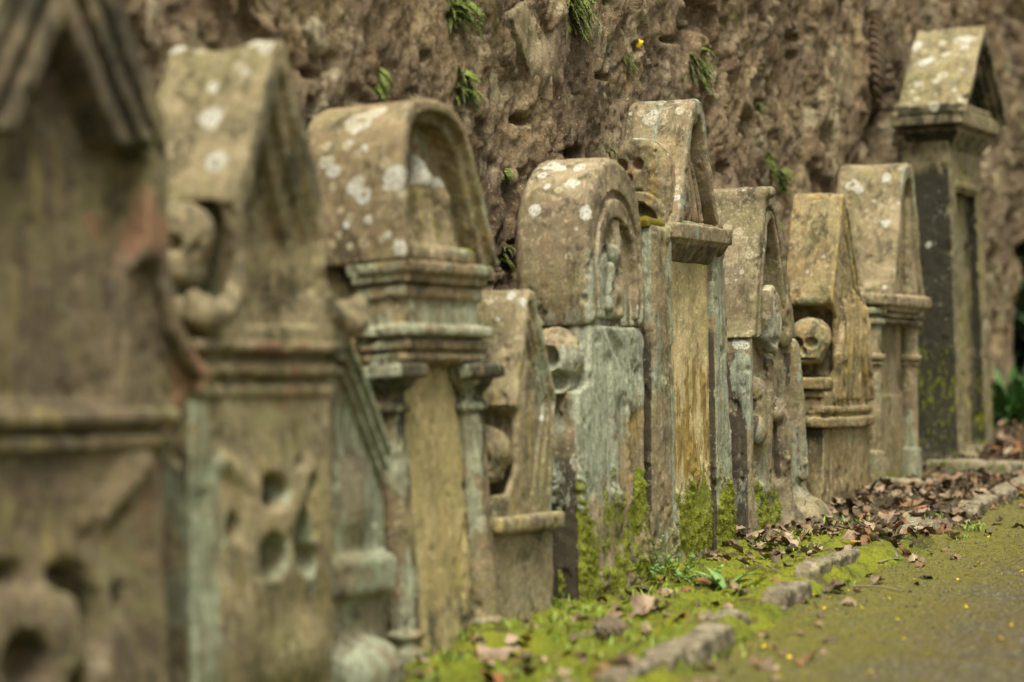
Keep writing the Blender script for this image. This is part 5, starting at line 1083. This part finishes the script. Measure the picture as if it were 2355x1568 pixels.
# fine moss shoots over the bed and green film on the path edge
n = 26000; y = R.uniform(6.2, 10.2, n); x = kerb_x(y) - R.uniform(-.06, .85, n)
k = (x * NX + y * NY > WD + .40) & (rough2(x, y, 4, 2, 401) + (9.2 - y) * .25 > -.05); x, y = x[k], y[k]; n = len(x); z = bed_z(x, y); a = R.uniform(0, 6.28, n); P = np.stack([x, y, z - .002], 1); S = np.stack([np.cos(a), np.sin(a), 0 * a], 1) * .002
A = np.stack([P - S, P + S, P + np.stack([R.uniform(-.006, .006, n), R.uniform(-.006, .006, n), R.uniform(.005, .012, n)], 1)], 1).reshape(-1, 3)
me = mesh_np('moss_shoots', A, np.arange(3 * n).reshape(n, 3), M['shoots'], None, False); at = me.attributes.new('tint', 'FLOAT', 'POINT'); at.data.foreach_set('value', np.repeat(R.rand(n), 3).astype(np.float32))
link('moss_shoots', me, kind='stuff', label='short bright moss shoots covering the bed')
n = 9000; y = R.uniform(6.2, 11.0, n); x = kerb_x(y) + R.uniform(.0, 1., n) ** 2.2 * .9; k = rough2(x, y, 6, 3, 402) > .0; x, y = x[k], y[k]; n = len(x); z = path_z(x, y); a = R.uniform(0, 6.28, n); P = np.stack([x, y, z - .002], 1); S = np.stack([np.cos(a), np.sin(a), 0 * a], 1) * .0018
A = np.stack([P - S, P + S, P + np.stack([R.uniform(-.007, .007, n), R.uniform(-.007, .007, n), R.uniform(.004, .011, n)], 1)], 1).reshape(-1, 3)
me = mesh_np('moss_film', A, np.arange(3 * n).reshape(n, 3), M['shoots'], None, False); at = me.attributes.new('tint', 'FLOAT', 'POINT'); at.data.foreach_set('value', np.repeat(R.rand(n) * .5, 3).astype(np.float32))
link('path_moss', me, kind='stuff', label='thin low moss growing along the edge of the path')
# short grass and seedlings in patches of the bed
G = Geo(); n = 2600; y = R.uniform(6.4, 10.4, n); k0 = R.rand(n); x = np.where(k0 < .55, (WD + .50 + R.uniform(0, .16, n) + y * -NY) / NX, kerb_x(y) - R.uniform(-.12, .5, n)); k = (rough2(x, y, 3.0, 2, 431) > .12) & (x < kerb_x(y) + .15); x, y = x[k], y[k]; z = np.where(x < kerb_x(y), bed_z(x, y), path_z(x, y))
for i in range(len(x)): a = R.uniform(0, 6.28); blade(G, (x[i], y[i], z[i] - .003), (math.cos(a) * .6, math.sin(a) * .6, 1.), R.uniform(.015, .045), R.uniform(.0014, .004), R.uniform(.4, 1.6), R.rand(), 3)
link('bed_grass', G.mesh('bed_grass', M['grass'], True), kind='stuff', label='short grass and seedlings among the moss of the bed')
# grit lying loose on the path
n = 9000; y = R.uniform(6.3, 11.5, n) ; x = kerb_x(y) + R.uniform(.02, 1., n) ** .8 * 1.5; r = R.uniform(.0016, .0044, n) * np.where(R.rand(n) > .96, 1.8, 1); c = np.stack([x, y, path_z(x, y) + r * .3], 1); a = R.uniform(0, 6.28, n)
ox = np.array([[1, 0, 0], [0, 1, 0], [-1, 0, 0], [0, -1, 0], [0, 0, .7], [0, 0, -.7]]); fc = np.array([[0, 1, 4], [1, 2, 4], [2, 3, 4], [3, 0, 4], [1, 0, 5], [2, 1, 5], [3, 2, 5], [0, 3, 5]])
d = ox[None] * R.uniform(.6, 1.4, (n, 6, 1)); dx, dy = d[..., 0] * np.cos(a)[:, None] - d[..., 1] * np.sin(a)[:, None], d[..., 0] * np.sin(a)[:, None] + d[..., 1] * np.cos(a)[:, None]
A = (c[:, None] + np.stack([dx, dy, d[..., 2]], -1) * r[:, None, None]).reshape(-1, 3); Fc = (fc[None] + 6 * np.arange(n)[:, None, None]).reshape(-1, 3)
t = NT('grit'); gm = t.done(t.mix(t.attr('tint').outputs['Fac'], (.05, .04, .026), (.25, .21, .145)), None, .9); me = mesh_np('grit', A, Fc, gm, None, False); at = me.attributes.new('tint', 'FLOAT', 'POINT'); at.data.foreach_set('value', np.repeat(R.rand(n) ** 1.6, 6).astype(np.float32))
link('path_grit', me, kind='stuff', label='loose grit and small chips of stone on the path')
# broad-leaved plant and dark hedge past the end of the wall
def bush(name, c, rad, n, L, w, mat, lab, cat, seed, stem=True):
    R = np.random.RandomState(seed); e = bpy.data.objects.new(name, None); C.objects.link(e); e.location = c; e['label'] = lab; e['category'] = cat; G, S_ = Geo(), Geo()
    for k in range(n):
        d = R.normal(size=3); d[2] = abs(d[2]); d /= np.linalg.norm(d); q = d * np.array(rad) * R.uniform(.3, 1.) ** .6; dd = d + np.array([0, 0, .35]) + R.normal(size=3) * .35; blade(G, q, dd, L * R.uniform(.7, 1.2), w * R.uniform(.7, 1.2), R.uniform(.6, 2.), R.rand(), 4)
    for k in range(14):
        a = R.uniform(0, 6.28); q = np.array([math.cos(a) * rad[0] * .7, math.sin(a) * rad[1] * .7, rad[2] * R.uniform(.5, .95)]); tube(S_, [(0, 0, -.05), q * .5 + [0, 0, .05], q], [.012, .008, .003], 5)
    link('leaves', G.mesh(name + '_leaves', M[mat], True), e); link('stems', S_.mesh(name + '_stems', M['fern_stem']), e)
y = 14.2; bush('broad_leaved_plant', ((2350 - CX) * y / F, y, float(gz(np.array(y))) - .02), (.22, .30, .26), 230, .16, .022, 'shrub', 'glossy green broad-leaved plant at the right edge below the end of the wall', 'plant', 5)
bush('hedge_shrub', (4.2, 19.5, float(gz(np.array(19.5)))), (1.6, 1.3, 4.6), 9000, .22, .06, 'hedge', 'dark evergreen shrub beyond the end of the rock wall', 'shrub', 6)
bush('hedge_shrub', (4.6, 22.5, float(gz(np.array(22.5)))), (2.4, 1.3, 5.2), 6000, .26, .08, 'hedge', 'dark evergreen shrub standing behind the first shrub past the wall end', 'shrub', 8)
bush('hedge_shrub', (6.6, 20.5, float(gz(np.array(20.5)))), (1.6, 1.3, 4.2), 2500, .22, .06, 'hedge', 'dark evergreen shrub further right behind the wall end, outside the photo', 'shrub', 7)
# carved fossil-like ribbed fragments bedded in the wall
t = NT('ribbed_stone'); rm_ = t.done(t.mix(t.rng(t.noise(30, 6, .7), .42, .6), (.27, .20, .135), (.17, .125, .085)), t.bump(t.noise(90, 5, .7), .7, .006), .95)
for (u, v, hgt, wd, tl) in ((1861, 75, .34, .13, .25), (2022, 128, .36, .15, -.12)):
    p = on_wall(u, v); vox = .007; axs = [np.arange(-a, a, vox, dtype=np.float32) for a in (wd / 2 + .03, .05, hgt / 2 + .03)]; G3 = (axs[0][:, None, None], axs[1][None, :, None], axs[2][None, None, :])
    D = ell(G3, (0, 0, 0), (wd / 2, .03, hgt / 2)) + .006 * np.sin((G3[2] + G3[0] * .6) * 2 * PI / .034) * (np.abs(G3[1]) < .2); V, Q = nets(D.astype(np.float32), np.array([x[0] for x in axs]), vox)
    o = link('ribbed_fragment', mesh_np('ribbed_fragment', V, Q, rm_), wall); o.location = p - np.array([NX, NY, 0]) * .012; o.rotation_euler = (0, tl, PI / 2 - ROW)
# ------------------------------------------------------------------ light and camera
sc = bpy.context.scene
w = bpy.data.worlds.new('World'); sc.world = w; w.use_nodes = True; nt = w.node_tree
sky = nt.nodes.new('ShaderNodeTexSky'); sky.sky_type = 'NISHITA'; sky.sun_disc = False
EL, AZ = math.radians(64), math.radians(178)       # azimuth of the sun, clockwise from +Y
sky.sun_elevation = EL; sky.sun_rotation = AZ; sky.air_density = 1.2; sky.dust_density = 4.
hs = nt.nodes.new('ShaderNodeHueSaturation'); hs.inputs['Saturation'].default_value = .22
mx = nt.nodes.new('ShaderNodeMix'); mx.data_type = 'RGBA'; mx.blend_type = 'MULTIPLY'; mx.inputs[0].default_value = 1.; mx.inputs[7].default_value = (.985, 1., .89, 1)
nt.links.new(sky.outputs[0], hs.inputs['Color']); nt.links.new(hs.outputs[0], mx.inputs[6]); nt.links.new(mx.outputs[2], nt.nodes['Background'].inputs[0])
nt.nodes['Background'].inputs[1].default_value = .05
L = bpy.data.lights.new('sun', 'SUN'); L.energy = 1.5; L.angle = math.radians(30); L.color = (1., .96, .87)
so = bpy.data.objects.new('sun', L); C.objects.link(so); so.rotation_euler = (PI / 2 - EL, 0, PI - AZ)
cam = bpy.data.cameras.new('camera'); cam.lens = 100.; cam.sensor_width = 36.; cam.shift_y = -(784 - HV) / 2354.; cam.clip_start = .1; cam.clip_end = 1000
cam.dof.use_dof = True; cam.dof.focus_distance = 9.55; cam.dof.aperture_fstop = 1.48
co = bpy.data.objects.new('camera', cam); C.objects.link(co); co.location = (0, 0, H); co.rotation_euler = (PI / 2, 0, 0); sc.camera = co
sc.view_settings.view_transform = 'Standard'; sc.view_settings.look = 'None'; sc.view_settings.exposure = 1.92; sc.view_settings.gamma = 1.
sc.render.engine = 'CYCLES'; sc.cycles.use_denoising = True; sc.cycles.max_bounces = 5; sc.cycles.diffuse_bounces = 3
